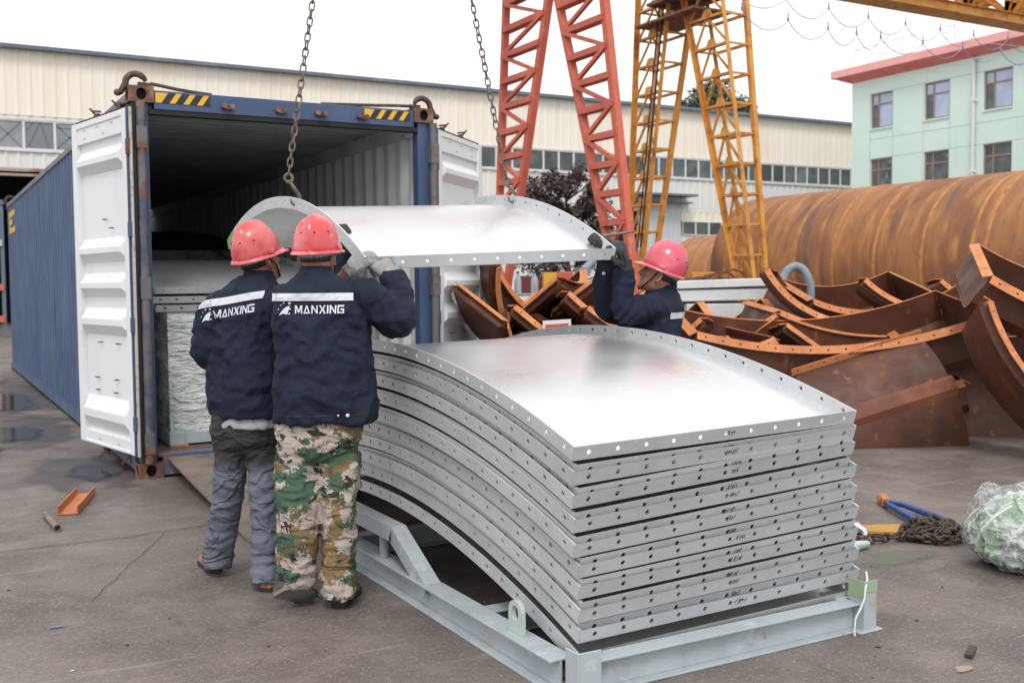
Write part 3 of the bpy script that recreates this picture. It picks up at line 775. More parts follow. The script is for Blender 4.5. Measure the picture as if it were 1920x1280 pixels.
# panels and wrapped bundle in the container
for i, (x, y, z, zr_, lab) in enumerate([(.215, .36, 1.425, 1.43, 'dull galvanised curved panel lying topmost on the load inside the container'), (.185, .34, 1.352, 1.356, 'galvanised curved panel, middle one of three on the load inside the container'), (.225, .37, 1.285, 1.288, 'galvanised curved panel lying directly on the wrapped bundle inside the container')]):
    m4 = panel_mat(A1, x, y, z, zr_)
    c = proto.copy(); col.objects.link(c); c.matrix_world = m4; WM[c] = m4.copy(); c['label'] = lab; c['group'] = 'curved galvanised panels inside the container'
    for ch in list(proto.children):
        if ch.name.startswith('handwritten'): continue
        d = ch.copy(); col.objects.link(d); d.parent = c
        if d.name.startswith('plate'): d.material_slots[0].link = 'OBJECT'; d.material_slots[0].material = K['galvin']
K['wrap'] = pmat('wrinkled_stretch_film', (.56, .60, .59), [((.74, .77, .77), 3.2, .48, .58, (1.0, 1.0, 3.2), 7), ((.34, .43, .38), 1.8, .53, .66), ((.84, .86, .86), 6, .58, .64, (.6, .6, 2.6), 7), ((.24, .29, .28), 4, .62, .70, (1, 1, 2.4))], rough=.2, rr=(6, .10, .38), bump=(4.5, 1.0, .05, (.8, .8, 2.8)), bump2=(15, .5, .012, (.7, .7, 2.4)))
add_creases(K['wrap'], 3.4, .5, .025, (1, 1, 3.0)); add_creases(K['wrap'], 8, .35, .01, (1, 1, 2.4))
K['wrapdk'] = pmat('shade_dark_film', (.035, .038, .037), [((.07, .075, .074), 5, .5, .66, (1, 1, 4))], rough=.3, bump=(9, .8, .02))  # near-black film colour puts the container's depth shade into the load


def wrapped(x0, x1, y0, y1, z0, z1, arch, seed, bulge=.02):
    """a film-wrapped block whose top follows the arched panels"""
    mb = MB(); nx, ny, nz = 34, 40, 30
    def P(u, v, wz):
        x = x0 + (x1 - x0) * u; y = y0 + (y1 - y0) * v; zt = z1 + arch * (1 - (2 * v - 1) ** 2); z = z0 + (zt - z0) * wz
        return V((x, y, z))
    def D(p, n):
        q = V((p.x * 2.2 + p.y * 1.5 + seed, p.z * 7 + p.x * 3.5, p.y * 2))
        k = noise.noise(q) * bulge + abs(noise.noise(q * 2.3 + V((5, 1, 2)))) * bulge * .8
        return p + n * k
    def grid(f, n, a, b):
        base = len(mb.v)
        for i in range(a + 1):
            for j in range(b + 1):
                p = f(i / a, j / b); e = min(i, a - i, j, b - j); mb.v.append(D(p, V(n)) if e else D(p, V((0, 0, 0))))
        for i in range(a):
            for j in range(b): mb.face((base + i * (b + 1) + j, base + (i + 1) * (b + 1) + j, base + (i + 1) * (b + 1) + j + 1, base + i * (b + 1) + j + 1))
    grid(lambda a, b: P(a, 0, b), (0, -1, 0), nx, nz); grid(lambda a, b: P(a, 1, b), (0, 1, 0), nx, nz)
    grid(lambda a, b: P(0, a, b), (-1, 0, 0), ny, nz); grid(lambda a, b: P(1, a, b), (1, 0, 0), ny, nz)
    grid(lambda a, b: P(a, b, 1), (0, 0, 1), nx, ny)
    return mb


t = thing('wrapped_bundle', 'bundle of panels wrapped in wrinkled clear film standing just inside the container', 'wrapped bundle', (1.0, 2.1, .17))
wrapped(.31, 1.62, .41, 3.98, .28, 1.225, .27, 3).build('plastic_wrap', K['wrap'], t, smooth=60)
mb = MB(); mb.bx(.42, 1.62, .40, .46, .185, .28); mb.bx(.30, .42, .385, 4.0, .18, .285); mb.bx(1.52, 1.63, .47, 4.0, .18, .27); mb.bx(.305, .34, .388, .40, .285, .36)
mb.build('skid', K['cradle'], t, bevel=.004)
mb = MB(); mb.bx(.30, .44, .36, .47, .171, .183); mb.build('foot_plate', K['orsteel'], t)
t = thing('wrapped_bundle', 'taller film-wrapped bundle behind the first load, made near-black to keep the container depths dark', 'wrapped bundle', (1.1, 6.5, .17))
wrapped(.14, 2.1, 4.6, 11.2, .25, 1.85, .35, 9, .03).build('plastic_wrap', K['wrapdk'], t, smooth=60)  # stretched far back as a dark mass for the unlit end
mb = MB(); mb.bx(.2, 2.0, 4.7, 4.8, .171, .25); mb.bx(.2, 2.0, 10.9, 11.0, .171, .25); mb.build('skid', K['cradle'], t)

# ------------------------------------------------------------------ cradle under the stack
cr_ = thing('steel_cradle', 'pale blue-grey welded steel cradle carrying the stack of curved panels', 'steel cradle', (1.3, -4.0, 0))
yA, yB = -5.10, -2.72
for x, sg in ((.535, 1), (1.93, -1)):
    mb = MB(); mb.ibeam((x, yA + .065, .06), (x, yB, .06), .118, .10, .009); mb.build('side_beam', K['cradle'], cr_, bevel=.002)
    path = [(-2.60, .12), (-2.86, .305), (-3.60, .305), (-3.98, .122)]
    mb = MB()
    for (a, za), (b, zb) in zip(path[:-1], path[1:]):
        p0 = V((x, a, za)); p1 = V((x, b, zb)); mb.angle(p0, p1, .075, .008, (0, 0, 1), -sg)
    mb.build('arch_brace', K['cradle'], cr_, bevel=.002)
    for yy in (-3.02, -3.42):
        mb = MB(); mb.tube([(x, yy, .12), (x, yy, .298)], .022, 12); mb.build('strut', K['cradle'], cr_, smooth=40)
    for yy in (-4.72, -2.75):
        mb = MB(); poly = []
        for k in range(13):
            a = PI * k / 12; poly.append((.05 * math.cos(a), .075 + .05 * math.sin(a)))
        poly = [(.05, 0)] + poly + [(-.05, 0)]
        hole = [(.024 * math.cos(2 * PI * k / 16), .075 + .03 * math.sin(2 * PI * k / 16)) for k in range(16)]
        n_ = len(poly)
        # plate with a real eye: outer outline bridged to the hole, both sides
        for fx in (-.009, .009):
            b = len(mb.v)
            O = [V((x + fx, yy + a, .12 + c)) for a, c in poly]; Hh = [V((x + fx, yy + a, .12 + c)) for a, c in hole]
            mb.v += O + Hh
            idx = sorted(range(16), key=lambda k: k)
            def near(p): return min(range(16), key=lambda k: (hole[k][0] - p[0]) ** 2 + (hole[k][1] - p[1]) ** 2)
            prev = near(poly[0])
            for k in range(n_):
                k2 = (k + 1) % n_; nx_ = near(poly[k2])
                mb.face((b + k, b + k2, b + n_ + nx_))
                q = prev
                while q != nx_:
                    step = 1 if ((nx_ - q) % 16) <= 8 else -1
                    q2 = (q + step) % 16; mb.face((b + k, b + n_ + q2, b + n_ + q)); q = q2
                prev = nx_
        b0 = len(mb.v) - 2 * (n_ + 16)
        for k in range(n_):
            k2 = (k + 1) % n_; mb.face((b0 + k, b0 + k2, b0 + n_ + 16 + k2, b0 + n_ + 16 + k))
        for k in range(16):
            k2 = (k + 1) % 16; mb.face((b0 + n_ + k, b0 + n_ + k2, b0 + 2 * n_ + 16 + k2, b0 + 2 * n_ + 16 + k))
        mb.build('lifting_lug', pmat('pale_green_lug', (.44, .52, .49), rough=.5) if yy < -4 else K['cradle'], cr_)
for yy in (yA, -4.38, -2.89):
    mb = MB()
    if yy == yA: mb.ibeam((.545, yy + .018, .06), (1.918, yy + .018, .06), .118, .085, .008)
    else: mb.ibeam((.595, yy, .058), (1.875, yy, .058), .105, .09, .008)
    mb.build('cross_beam', K['cradle'], cr_, bevel=.002)
# corner posts
mb = MB(); mb.bx(.535, .543, -5.142, -5.06, .002, .165); mb.bx(.543, .632, -5.142, -5.134, .002, .165); mb.build('corner_post', K['cradle'], cr_, bevel=.002)
mb = MB(); mb.bx(1.921, 1.929, -5.142, -5.06, .002, .21); mb.bx(1.929, 1.992, -5.142, -5.134, .002, .21); mb.bx(1.89, 2.02, -5.15, -5.05, .0, .008)
mb.build('corner_post', K['cradle'], cr_, bevel=.002)
mb = MB(); mb.bx(1.919, 1.993, -5.1445, -5.142, .165, .211); mb.bx(1.918, 1.921, -5.142, -5.059, .14, .212); mb.build('painted_top', K['cradleg'], cr_)
mb = MB(); mb.bx(.48, .49, -2.77, -2.70, .002, .16); mb.build('corner_post', K['cradle'], cr_)
mb = MB(); mb.tube([(1.975, -5.10, .235), (1.955, -5.125, .215), (1.915, -5.152, .19), (1.908, -5.154, .15), (1.885, -5.154, .11), (1.858, -5.154, .075), (1.852, -5.154, .03), (1.85, -5.157, .006)], .0045, 6)
tag(mb.build('tie_wire', K['wire'], None, smooth=50), 'pale tie wire hanging over the right corner post of the cradle', 'wire')

# ------------------------------------------------------------------ chains and hooks
def chain(p0, p1, link, r, wd):
    """links from p0 to p1"""
    p0 = V(p0); p1 = V(p1); d = (p1 - p0).normalized(); n = int((p1 - p0).length / (link * .77)); mb = MB()
    a = d.cross(V((.3, 1, .1))).normalized(); b = d.cross(a)
    for i in range(n):
        c = p0 + d * (i + .5) * link * .77; s_ = a if i % 2 else b
        s_ = (s_ + (b if i % 2 else -a) * .5 * math.sin(i * 1.7)).normalized()
        P = []
        hl = link / 2 - wd / 2
        for k in range(5): q = PI * k / 4; P.append(c + d * (hl + wd / 2 * math.sin(q)) + s_ * (wd / 2 * math.cos(q)))
        for k in range(5): q = PI * k / 4; P.append(c - d * (hl + wd / 2 * math.sin(q)) - s_ * (wd / 2 * math.cos(q)))
        mb.tube(P, r, 6, False, 0, True)
    return mb


def hook_chain(tip, eye, top, label, side):
    t = thing('lifting_chain', label, 'chain', eye, group='lifting chains with hooks')
    chain(eye, top, .056, .0047, .028).build('chain_links', K['chain'], t, smooth=50)
    tip = V(tip); eye = V(eye); mb = MB(); ax = V((.92, -.38, 0)) * side; up = V((0, 0, 1))
    # eye ring
    mb.tube([eye - up * .02 + ax * .021 * math.cos(2 * PI * k / 14) + up * .021 * math.sin(2 * PI * k / 14) for k in range(14)], .0085, 8, False, 0, True)
    e2 = eye - up * .038
    pts = [e2 - ax * .014, e2 - up * .012 + ax * .012, e2.lerp(tip, .45) + ax * .01, e2.lerp(tip, .75) + ax * .016, tip + ax * .012 + up * .012, tip + ax * .006 - up * .022, tip - ax * .012 - up * .036, tip - ax * .03 - up * .026, tip - ax * .036 - up * .002]
    mb.tube(pts, [.008, .010, .0115, .0115, .011, .010, .009, .007, .004], 9)
    mb.build('hook', K['chain'], t, smooth=60)
    return t

hook_chain((.436, -2.50, 1.905), (.388, -2.50, 2.035), (.76, -2.50, 4.30), 'left lifting chain with its hook on the near flange of the hanging panel', 1)
hook_chain((1.825, -2.45, 1.965), (1.772, -2.45, 2.075), (1.29, -2.45, 4.30), 'right lifting chain with its hook on the far flange of the hanging panel', 1)
# ------------------------------------------------------------------ warehouse
WY = 34.0
wh = thing('warehouse', 'long beige sheet-clad warehouse with window strips across the back of the yard', 'warehouse', (16, WY + 10, 0))


def ribbed(x0, x1, z0, z1, y, pitch, dep, mats, name, parent):
    mb = MB(); ln = []; x = x0
    while x < x1 - 1e-6:
        a = min(x + pitch * .62, x1); ln += [(x, y, z0), (a, y, z0)]
        if a < x1: ln += [(min(a + pitch * .12, x1), y - dep, z0), (min(a + pitch * .26, x1), y - dep, z0)]
        x += pitch
    mb.sheet(ln, (0, 0, z1 - z0)); return mb.build(name, mats, parent, fix=False)


ribbed(-16, 48, 7.62, 9.95, WY, .42, .035, K['beige'], 'upper_cladding', wh)
ribbed(-16, 4.9, 5.72, 6.36, WY, .42, .035, K['cream'], 'lower_cladding', wh)
ribbed(4.9, 48, 4.9, 6.56, WY, .42, .035, K['cream'], 'lower_cladding', wh)
ribbed(4.9, 28.2, 0, 4.9, WY, .42, .035, K['cream'], 'lower_cladding', wh)
ribbed(32.0, 48, 4.46, 4.9, WY, .42, .035, K['beige'], 'lower_cladding', wh); ribbed(32.0, 48, 0, 3.76, WY, .42, .035, K['cream'], 'lower_cladding', wh)
ribbed(29.4, 32.0, 0, 4.9, WY - .1, .3, .03, pmat('grey_door_cladding', (.58, .61, .64), rough=.5), 'sliding_door', wh)
mb = MB(); mb.bx(-16, 48, WY + .3, WY + .5, 9.0, 9.9); mb.bx(-16, 48, WY + .02, WY + .12, 7.46, 7.62); mb.bx(-16, 4.9, WY + .02, WY + .12, 6.30, 6.38); mb.bx(4.9, 48, WY + .02, WY + .12, 6.5, 6.59)
mb.bx(-16, 48, WY + 24, WY + 24.2, 0, 9.9); mb.bx(-16, -15.8, WY + .1, WY + 24, 0, 9.9); mb.bx(47.8, 48, WY + .1, WY + 24, 0, 9.9); mb.bx(-16, -6, WY, WY + .1, 0, 5.7)
mb.bx(4.7, 48, WY + .15, WY + .2, 0, 9.0); mb.bx(4.24, 4.69, WY + .02, WY + .1, 6.39, 7.45)
mb.build('wall_core', K['cream'], wh)
mb = MB(); mb.bx(-16.3, 48.3, WY - .35, WY + .1, 9.95, 10.08); mb.add([(-16.3, WY - .3, 10.085), (48.3, WY - .3, 10.085), (48.3, WY + 24.5, 10.9), (-16.3, WY + 24.5, 10.9)], [(0, 1, 2, 3)])
mb.build('roof', K['roof'], wh)
mb = MB(); mb.bx(-16, 4.9, WY - .12, WY - .04, 5.60, 5.72); mb.bx(-6, 4.9, WY - .3, WY - .02, 5.42, 5.5); mb.build('door_lintel', pmat('rusty_lintel', (.42, .33, .26), [((.25, .12, .07), 2, .5, .7)], rough=.7), wh)
mb = MB(); mb.bx(-6, 4.7, WY + 7, WY + 7.1, 0, 7); mb.bx(4.7, 4.8, WY, WY + 6.98, 0, 5.4); mb.build('inner_wall', K['dark'], wh)  # near-black walls put the hall's inner darkness into colour
mb = MB(); mb.bx(28.2, 29.4, WY + .02, WY + .06, 0, 4.9); mb.build('doorway_shade', K['dark'], wh)  # solid black sheet standing in for the shade inside the doorway
mb = MB(); mb.bx(28.6, 32.4, WY - 1.0, WY - .04, 5.62, 5.72); mb.bx(28.6, 32.4, WY - .6, WY - .04, 5.3, 5.36); mb.build('awning', K['roof'], wh)
mb = MB(); mb.bx(-16, 4.9, WY - .09, WY - .04, 6.32, 6.40); mb.bx(-16, 4.9, WY - .09, WY - .04, 7.44, 7.50); mb.bx(4.9, 48, WY - .09, WY - .04, 6.53, 6.61); mb.bx(4.9, 48, WY - .09, WY - .04, 7.56, 7.63); mb.build('window_sill', K['frame'], wh)
K['glasst'] = pmat('hazy_window_glass', (.22, .25, .27), [((.30, .32, .33), .9, .45, .65)], rough=.25, hv=.15)


def window(x0, x1, z0, z1, y, par, glass, bars=()):
    fr = MB(); b = .045
    fr.bx(x0, x0 + b, y - .05, y + .02, z0, z1); fr.bx(x1 - b, x1, y - .05, y + .02, z0, z1); fr.bx(x0 + b, x1 - b, y - .05, y + .02, z0, z0 + b); fr.bx(x0 + b, x1 - b, y - .05, y + .02, z1 - b, z1)
    f = fr.build('window', K['frame'], par)
    p = MB(); p.bx(x0 + b, x1 - b, y - .01, y, z0 + b, z1 - b); pn = p.build('pane', glass, f)
    for (a, c, d, e) in bars:
        q = MB(); q.bar((x0 + (x1 - x0) * a, y - .014, z0 + (z1 - z0) * c), (x0 + (x1 - x0) * d, y - .014, z0 + (z1 - z0) * e), .05, .006, (0, -1, 0)); q.build('brace', K['roof'], f)
    return f


f0 = window(20.72, 21.55, 6.61, 7.56, WY - .02, wh, K['glass'])
for i in range(-4, 33):
    if i == 0: continue
    c = f0.copy(); col.objects.link(c); c.parent = wh; c.location = f0.location + V((.83 * i, 0, 0))
    for ch in f0.children: d = ch.copy(); col.objects.link(d); d.parent = c
BR = [[(.1, .0, .55, 1), (.0, .6, .35, .95), (.55, 1, .8, .1)], [(.0, .95, .95, .05), (.05, .05, .95, .95), (.0, .8, 1, .8)], [(.0, .1, .9, 1), (.05, .9, .95, .05)], [(.2, 0, .5, 1), (.5, 1, .8, 0), (0, .5, 1, .7)], [(0, 0, 1, 1), (0, 1, 1, 0)]]
for i in range(7):
    x = -3.05 + i * 1.04; window(x, x + 1.04, 6.40, 7.44, WY - .02, wh, K['glasst'], BR[i % 5])
for i in range(4): window(32.15 + .85 * i, 33.0 + .85 * i, 3.76, 4.46, WY - .02, wh, K['glass'])
# rack inside the dark doorway
t = thing('storage_rack', 'storage rack with red and white beams in the dark warehouse doorway', 'rack', (.2, WY - 8, 0))
yy = WY - 9
mb = MB()
for x in (-1.4, .75): mb.bx(x - .05, x + .05, yy, yy + .1, 0, 3.9)
mb.build('post', K['roof'], t)
for z, m in ((2.6, K['truck']), (1.35, K['redp']), (.45, K['redp'])):
    mb = MB(); mb.bx(-1.4, .75, yy - .06, yy - .001, z, z + .18); mb.build('beam', m, t)
for z, m in ((2.8, K['truck']), (1.55, K['sheetw'])):
    mb = MB(); mb.bx(-1.3, .6, yy - .05, yy + .8, z, z + .42); mb.build('pallet_load', m, t, bevel=.03)

# ------------------------------------------------------------------ mint office building
OX = 38.0
ob = thing('office_building', 'mint green three-storey office building with a coral red eave', 'building', (OX + 6, 18, 0))
WZ = [(2.45, 4.06), (5.48, 7.09), (8.51, 10.12)]; WYs = [(25.97, 27.24), (22.9, 24.2), (19.85, 21.2), (16.6, 17.9), (13.4, 14.7), (10.2, 11.5)]
mb = MB(); ys = [6.0]
for a, b in sorted(WYs): ys += [a, b]
ys.append(28.4); zs = [0]
for a, b in WZ: zs += [a, b]
zs.append(10.9)
for i in range(len(ys) - 1):
    for j in range(len(zs) - 1):
        if i % 2 == 1 and j % 2 == 1:
            a, b, c, d = ys[i], ys[i + 1], zs[j], zs[j + 1]; r_ = .14
            mb.add([(OX, a, c), (OX, b, c), (OX, b, d), (OX, a, d), (OX + r_, a, c), (OX + r_, b, c), (OX + r_, b, d), (OX + r_, a, d)], [(0, 1, 5, 4), (1, 2, 6, 5), (2, 3, 7, 6), (3, 0, 4, 7)])
        else:
            mb.add([(OX, ys[i], zs[j]), (OX, ys[i + 1], zs[j]), (OX, ys[i + 1], zs[j + 1]), (OX, ys[i], zs[j + 1])], [(0, 1, 2, 3)])
mb.add([(OX, 28.4, 0), (OX + 12, 28.4, 0), (OX + 12, 28.4, 10.9), (OX, 28.4, 10.9)], [(0, 1, 2, 3)]); mb.add([(OX, 6, 0), (OX + 12, 6, 0), (OX + 12, 6, 10.9), (OX, 6, 10.9)], [(0, 1, 2, 3)]); mb.add([(OX + 12, 6, 0), (OX + 12, 28.4, 0), (OX + 12, 28.4, 10.9), (OX + 12, 6, 10.9)], [(0, 1, 2, 3)])
mb.build('wall', K['mint'], ob, fix=False)
for y0, y1 in WYs:
    for j, (z0, z1) in enumerate(WZ):
        mb = MB(); x = OX + .10; b = .07
        for a in (y0, y1 - b): mb.bx(x - .03, x + .05, a, a + b, z0, z1)
        ym = y0 + (y1 - y0) * .64; zm = z0 + (z1 - z0) * .66
        for c in (z0, zm, z1 - b): mb.bx(x - .028, x + .05, y0 + b, y1 - b, c, c + b)
        mb.bx(x - .032, x + .05, ym, ym + b, z0 + b, z1 - b)
        w_ = mb.build('window', K['brownf'], ob)
        gl = K['glassb'] if j == 2 else K['glassd']
        # the larger sashes, blue in the top row, and the darker opening sash on the left (far) side
        mb = MB(); mb.bx(x, x + .02, y0 + b, ym, z0 + b, zm); mb.bx(x, x + .02, y0 + b, y1 - b, zm + b, z1 - b); mb.build('pane', gl, w_)
        mb = MB(); mb.bx(x + .005, x + .02, ym + b, y1 - b, z0 + b, zm); mb.build('pane', K['glassd'] if j == 2 else K['glass'], w_)
        mb = MB(); mb.bx(OX - .05, OX + .1, y0 - .02, y1 + .02, z0 - .07, z0 - .003); mb.build('sill', K['mint'], w_)
mb = MB()
for z in (10.13, 8.0, 7.1, 5.0): mb.bx(OX - .004, OX + .004, 6.1, 27.3, z, z + .035)
for y in (27.26, 25.94, 24.25, 22.85, 18.9): mb.bx(OX - .005, OX + .004, y, y + .03, 4.2, 10.12)
mb.build('joint_line', K['mintd'], ob)
mb = MB()
e = [(OX - .02, 10.9 - .05), (OX - .62, 11.10), (OX - .62, 11.22)]
mb.add([(OX + .0, 5.8, 10.82), (OX + .0, 28.45, 10.82), (OX - .55, 29.1, 11.10), (OX - .55, 5.8, 11.10)], [(0, 1, 2, 3)]); mb.add([(OX, 28.45, 10.82), (OX + 12, 28.45, 10.82), (OX + 12, 29.1, 11.10), (OX - .55, 29.1, 11.10)], [(0, 1, 2, 3)])
mb.build('eave_soffit', K['coral'], ob, fix=False)
mb = MB(); mb.bx(OX - .62, OX + 12.4, 5.7, 29.2, 11.10, 11.46); mb.build('eave_fascia', K['pink'], ob, bevel=.02)
mb = MB(); mb.tube([(OX - .1, 21.62, .2), (OX - .1, 21.62, 10.75)], .07, 10)
for z in (3, 6, 9, 10.7): mb.box((OX - .09, 21.62, z), (.2, .2, .1))
mb.build('downpipe', K['pvc'], ob)
mb = MB()
for k in range(9): mb.tube([(OX + .4, 28.6 - 2.8 * k, 11.46), (OX + .4, 28.6 - 2.8 * k, 12.5)], .02, 5)
mb.tube([(OX + .4, 28.6, 12.5), (OX + .4, 6.2, 12.5)], .018, 5); mb.tube([(OX + .4, 28.6, 12.0), (OX + .4, 6.2, 12.0)], .012, 5); mb.tube([(OX + .4, 28.6, 12.5), (OX + 11, 28.6, 12.5)], .018, 5); mb.tube([(OX + 11, 28.6, 11.46), (OX + 11, 28.6, 12.5)], .018, 5)
mb.build('roof_railing', pmat('pale_grey_railing', (.5, .52, .52), rough=.5), ob)

# ------------------------------------------------------------------ trees
def tree(name, label, base, h, crown, nleaf, ls, mat_, seed, cat='tree', group=None):
    rs = random.Random(seed); t = thing(name, label, cat, base); B = V(base)
    mb = MB(); mb.tube([B, B + V((.1, 0, h * .3)), B + V((-.05, .1, h * .6)), B + V((.05, 0, h * .9))], [h * .022, h * .017, h * .012, h * .004], 8)
    cl = []
    for (cx, cy, cz, r_) in crown:
        c = B + V((cx, cy, cz)); cl.append((c, r_)); st = B + V((0, 0, max(h * .25, cz - r_ * 1.2))); mid = st.lerp(c, .5) + V((rs.uniform(-.1, .1), 0, .1)); mb.tube([st, mid, c + V((0, 0, r_ * .6))], [h * .010, h * .006, h * .002], 5)
    mb.build('trunk', K['bark'], t, smooth=40)
    lb = MB()
    for i in range(nleaf):
        c, r_ = rs.choice(cl); d = V((rs.gauss(0, 1), rs.gauss(0, 1), rs.gauss(0, 1))).normalized(); q = r_ * (rs.random() ** .45) * (1 + .35 * noise.noise(d * 2.2 + c))
        p = c + d * q; s_ = ls * rs.uniform(.6, 1.3)
        n = (d + V((rs.uniform(-1, 1), rs.uniform(-1, 1), rs.uniform(-.2, 1.0)))).normalized(); a = n.orthogonal().normalized(); a = (M.Rotation(rs.random() * 6.28, 3, n) @ a); b = n.cross(a)
        lb.add([p - a * s_, p - b * s_ * .5, p + a * s_, p + b * s_ * .5], [(0, 1, 2, 3)])
    lb.build('crown', mat_, t, fix=False)
    return t


rs = random.Random(4)
cr1 = [(rs.uniform(-1.7, 1.7), rs.uniform(-.8, .8), rs.uniform(1.3, 5.0), rs.uniform(.35, .75)) for _ in range(26)] + [(-.6, 0, 5.3, .4), (.5, 0, 5.5, .45), (1.2, 0, 5.0, .4)] + [(-.5, 0, 4.2, .45), (.9, 0, 4.4, .4), (.1, 0, 4.0, .5), (1.5, 0, 3.4, .5), (-1.6, 0, 3.2, .5)]
tree('plum_tree', 'dark purple-leaved bushy tree in front of the warehouse behind the red gantry leg', (20.0, 25.6, 0), 5.6, cr1, 12000, .09, K['leafd'], 2)
cr2 = [(-2.0, 0, 10.9, .7), (-1.0, 0, 11.6, .9), (-.1, 0, 12.0, .95), (.6, 0, 11.4, 1.0), (1.7, 0, 11.2, .8), (2.3, 0, 10.6, .7), (.2, 0, 10.3, 1.1), (-1.2, 0, 10.4, .8), (1.6, .3, 10.3, .8), (-.6, .3, 9.4, 1.2), (.9, .2, 9.2, 1.2)]
for cx in (0,):
    tree('tall_tree', 'dark green tree top rising behind the warehouse roof', (57.0, 60.5, 0), 16.5, [(a * 1.55, b, 1.435 + (c - 1.435) * 1.369 + .9, r_ * 1.6) for a, b, c, r_ in cr2], 9000, .20, K['leafg'], 3)

# ------------------------------------------------------------------ gantry cranes
def lattice_leg(quad_top, quad_bot, zt, zb, xh_t, xh_b, x, chord, n, style, mb, gus=0.0, thin=.05, inner_w=None):
    """four-chord tower between (y0, y1) at zt and at zb, in depth x +- xh"""
    (ty0, ty1), (by0, by1) = quad_top, quad_bot
    def P(sx, sy, f):
        z = zt + (zb - zt) * f; y0 = ty0 + (by0 - ty0) * f; y1 = ty1 + (by1 - ty1) * f; xh = xh_t + (xh_b - xh_t) * f
        return V((x + sx * xh, y0 if sy < 0 else y1, z))
    if style == 'red':
        for sy in (-1, 1): mb.bar(P(-1, sy, 0).lerp(P(1, sy, 0), .5), P(-1, sy, 1).lerp(P(1, sy, 1), .5), chord * (1 if sy < 0 else .8), xh_t * 2, (1, 0, 0))
    for sx in (-1, 1):
        for sy in (-1, 1):
            if style == 'red': pass
            else: mb.angle(P(sx, sy, 0), P(sx, sy, 1), chord, chord * .14, (-sx, 0, 0), -sy * sx)
    for i in range(n + 1):
        f = i / n
        for sx in (-1, 1):
            a, b = P(sx, -1, f), P(sx, 1, f); mb.bar(a, b, thin * 1.5, thin, (1, 0, 0))
            if i < n and sx < 0:
                c, d = P(sx, -1, f + 1 / n), P(sx, 1, f + 1 / n)
                if style == 'red': mb.bar(*( (a, d) if i % 2 else (b, c)), thin, thin, (1, 0, 0))
                else:
                    m = (a + b) / 2; m2 = (c + d) / 2
                    mb.bar(m, c, thin, thin, (1, 0, 0)); mb.bar(m, d, thin, thin, (1, 0, 0))
            if gus and i and sx < 0:
                m = (a + b) / 2; gw = gus * .85 * (1 - .45 * f); mb.prism([(-gw, -.03), (gw, -.03), (gw * .72, .05), (gw * .45, gus * .62), (-gw * .45, gus * .62), (-gw * .72, .05)], m + V((sx * .012, 0, 0)), (0, 1, 0), (0, 0, 1), (.014, 0, 0)); mb.box(m + V((0, 0, -.02)), (.10, abs(b.y - a.y) * .98, .02))
        for sy in (-1, 1):
            a, b = P(-1, sy, f), P(1, sy, f); mb.bar(a, b, thin, thin, (0, 1, 0))
            
    return P


gy = thing('gantry_crane', 'ochre yellow lattice gantry crane with A-frame legs and a long girder to the right', 'gantry crane', (12.98, 9.4, 0))
mb = MB(); lattice_leg((9.86, 10.98), (11.34, 11.74), 7.95, .75, .30, .09, 12.98, .10, 12, 'yel', mb, .26, .04); mb.build('leg', K['yelp'], gy)
mb = MB(); lattice_leg((8.42, 9.62), (7.42, 7.80), 7.95, .75, .30, .09, 12.98, .10, 12, 'yel', mb, .26, .04); mb.build('leg', K['yelp'], gy)
for y0, y1 in ((10.7, 12.3), (6.7, 8.3)):
    mb = MB(); mb.bx(12.72, 13.24, y0, y1, .35, .73); e = mb.build('end_carriage', K['yelp'], gy, bevel=.02)
    for y in (y0 + .3, y1 - .3):
        mb = MB(); mb.tube([(12.9, y, .27), (13.06, y, .27)], .26, 18); mb.build('wheel', K['rustdk'], e, smooth=40)
mb = MB(); mb.bx(12.55, 13.4, 8.0, 11.3, 7.96, 8.04); mb.bx(12.4, 13.5, 8.7, 10.4, 7.30, 7.36); mb.bx(12.45, 13.5, 8.9, 10.9, 6.95, 7.0); mb.build('platform', K['rust'], gy)
mb = MB(); mb.bx(12.3, 42, 9.50, 9.94, 8.005, 8.22); mb.bx(12.3, 42, 9.42, 10.02, 7.985, 8.004); mb.bx(12.3, 42, 9.42, 10.02, 8.221, 8.24)
for yy in (8.9, 10.5):
    mb.bar((12.3, yy, 10.3), (42, yy, 10.3), .14, .14)
    mb.bar((12.3, yy, 9.0), (42, yy, 9.0), .10, .10)
x = 12.4
while x < 41.5:
    for yy in (8.9, 10.5):
        mb.bar((x, yy, 9.0), (x, yy, 10.3), .10, .10, (1, 0, 0)); mb.bar((x, 9.72, 8.23), (x, yy, 9.0), .12, .06, (1, 0, 0)); mb.box((x, 9.72, 8.42), (.5, .02, .36)); mb.bar((x + .1, 9.72, 8.3), (x + .8, yy, 9.0), .07, .05, (0, 1, 0)); mb.bar((x + 1.5, 9.72, 8.3), (x + .8, yy, 9.0), .07, .05, (0, 1, 0)); mb.bar((x, yy, 9.0), (x + .8, yy, 10.3), .07, .07, (0, 1, 0)); mb.bar((x + .8, yy, 10.3), (x + 1.6, yy, 9.0), .07, .07, (0, 1, 0)); mb.box((x, yy, 9.0), (.4, .015, .26)); mb.box((x, yy - .02, 8.82), (.34, .3, .3))
    mb.bar((x, 8.9, 10.3), (x, 10.5, 10.3), .07, .07); mb.bar((x, 8.9, 9.0), (x + 1.6, 10.5, 9.0), .06, .06); x += 1.6
mb.build('girder', K['yelp'], gy)
mb = MB(); mb.tube([(12.60, 9.95, 7.9), (12.60, 10.9, 2.2)], .02, 6); mb.tube([(12.60, 10.12, 7.9), (12.60, 11.0, 2.2)], .018, 6); mb.build('power_cable', K['black'], gy)

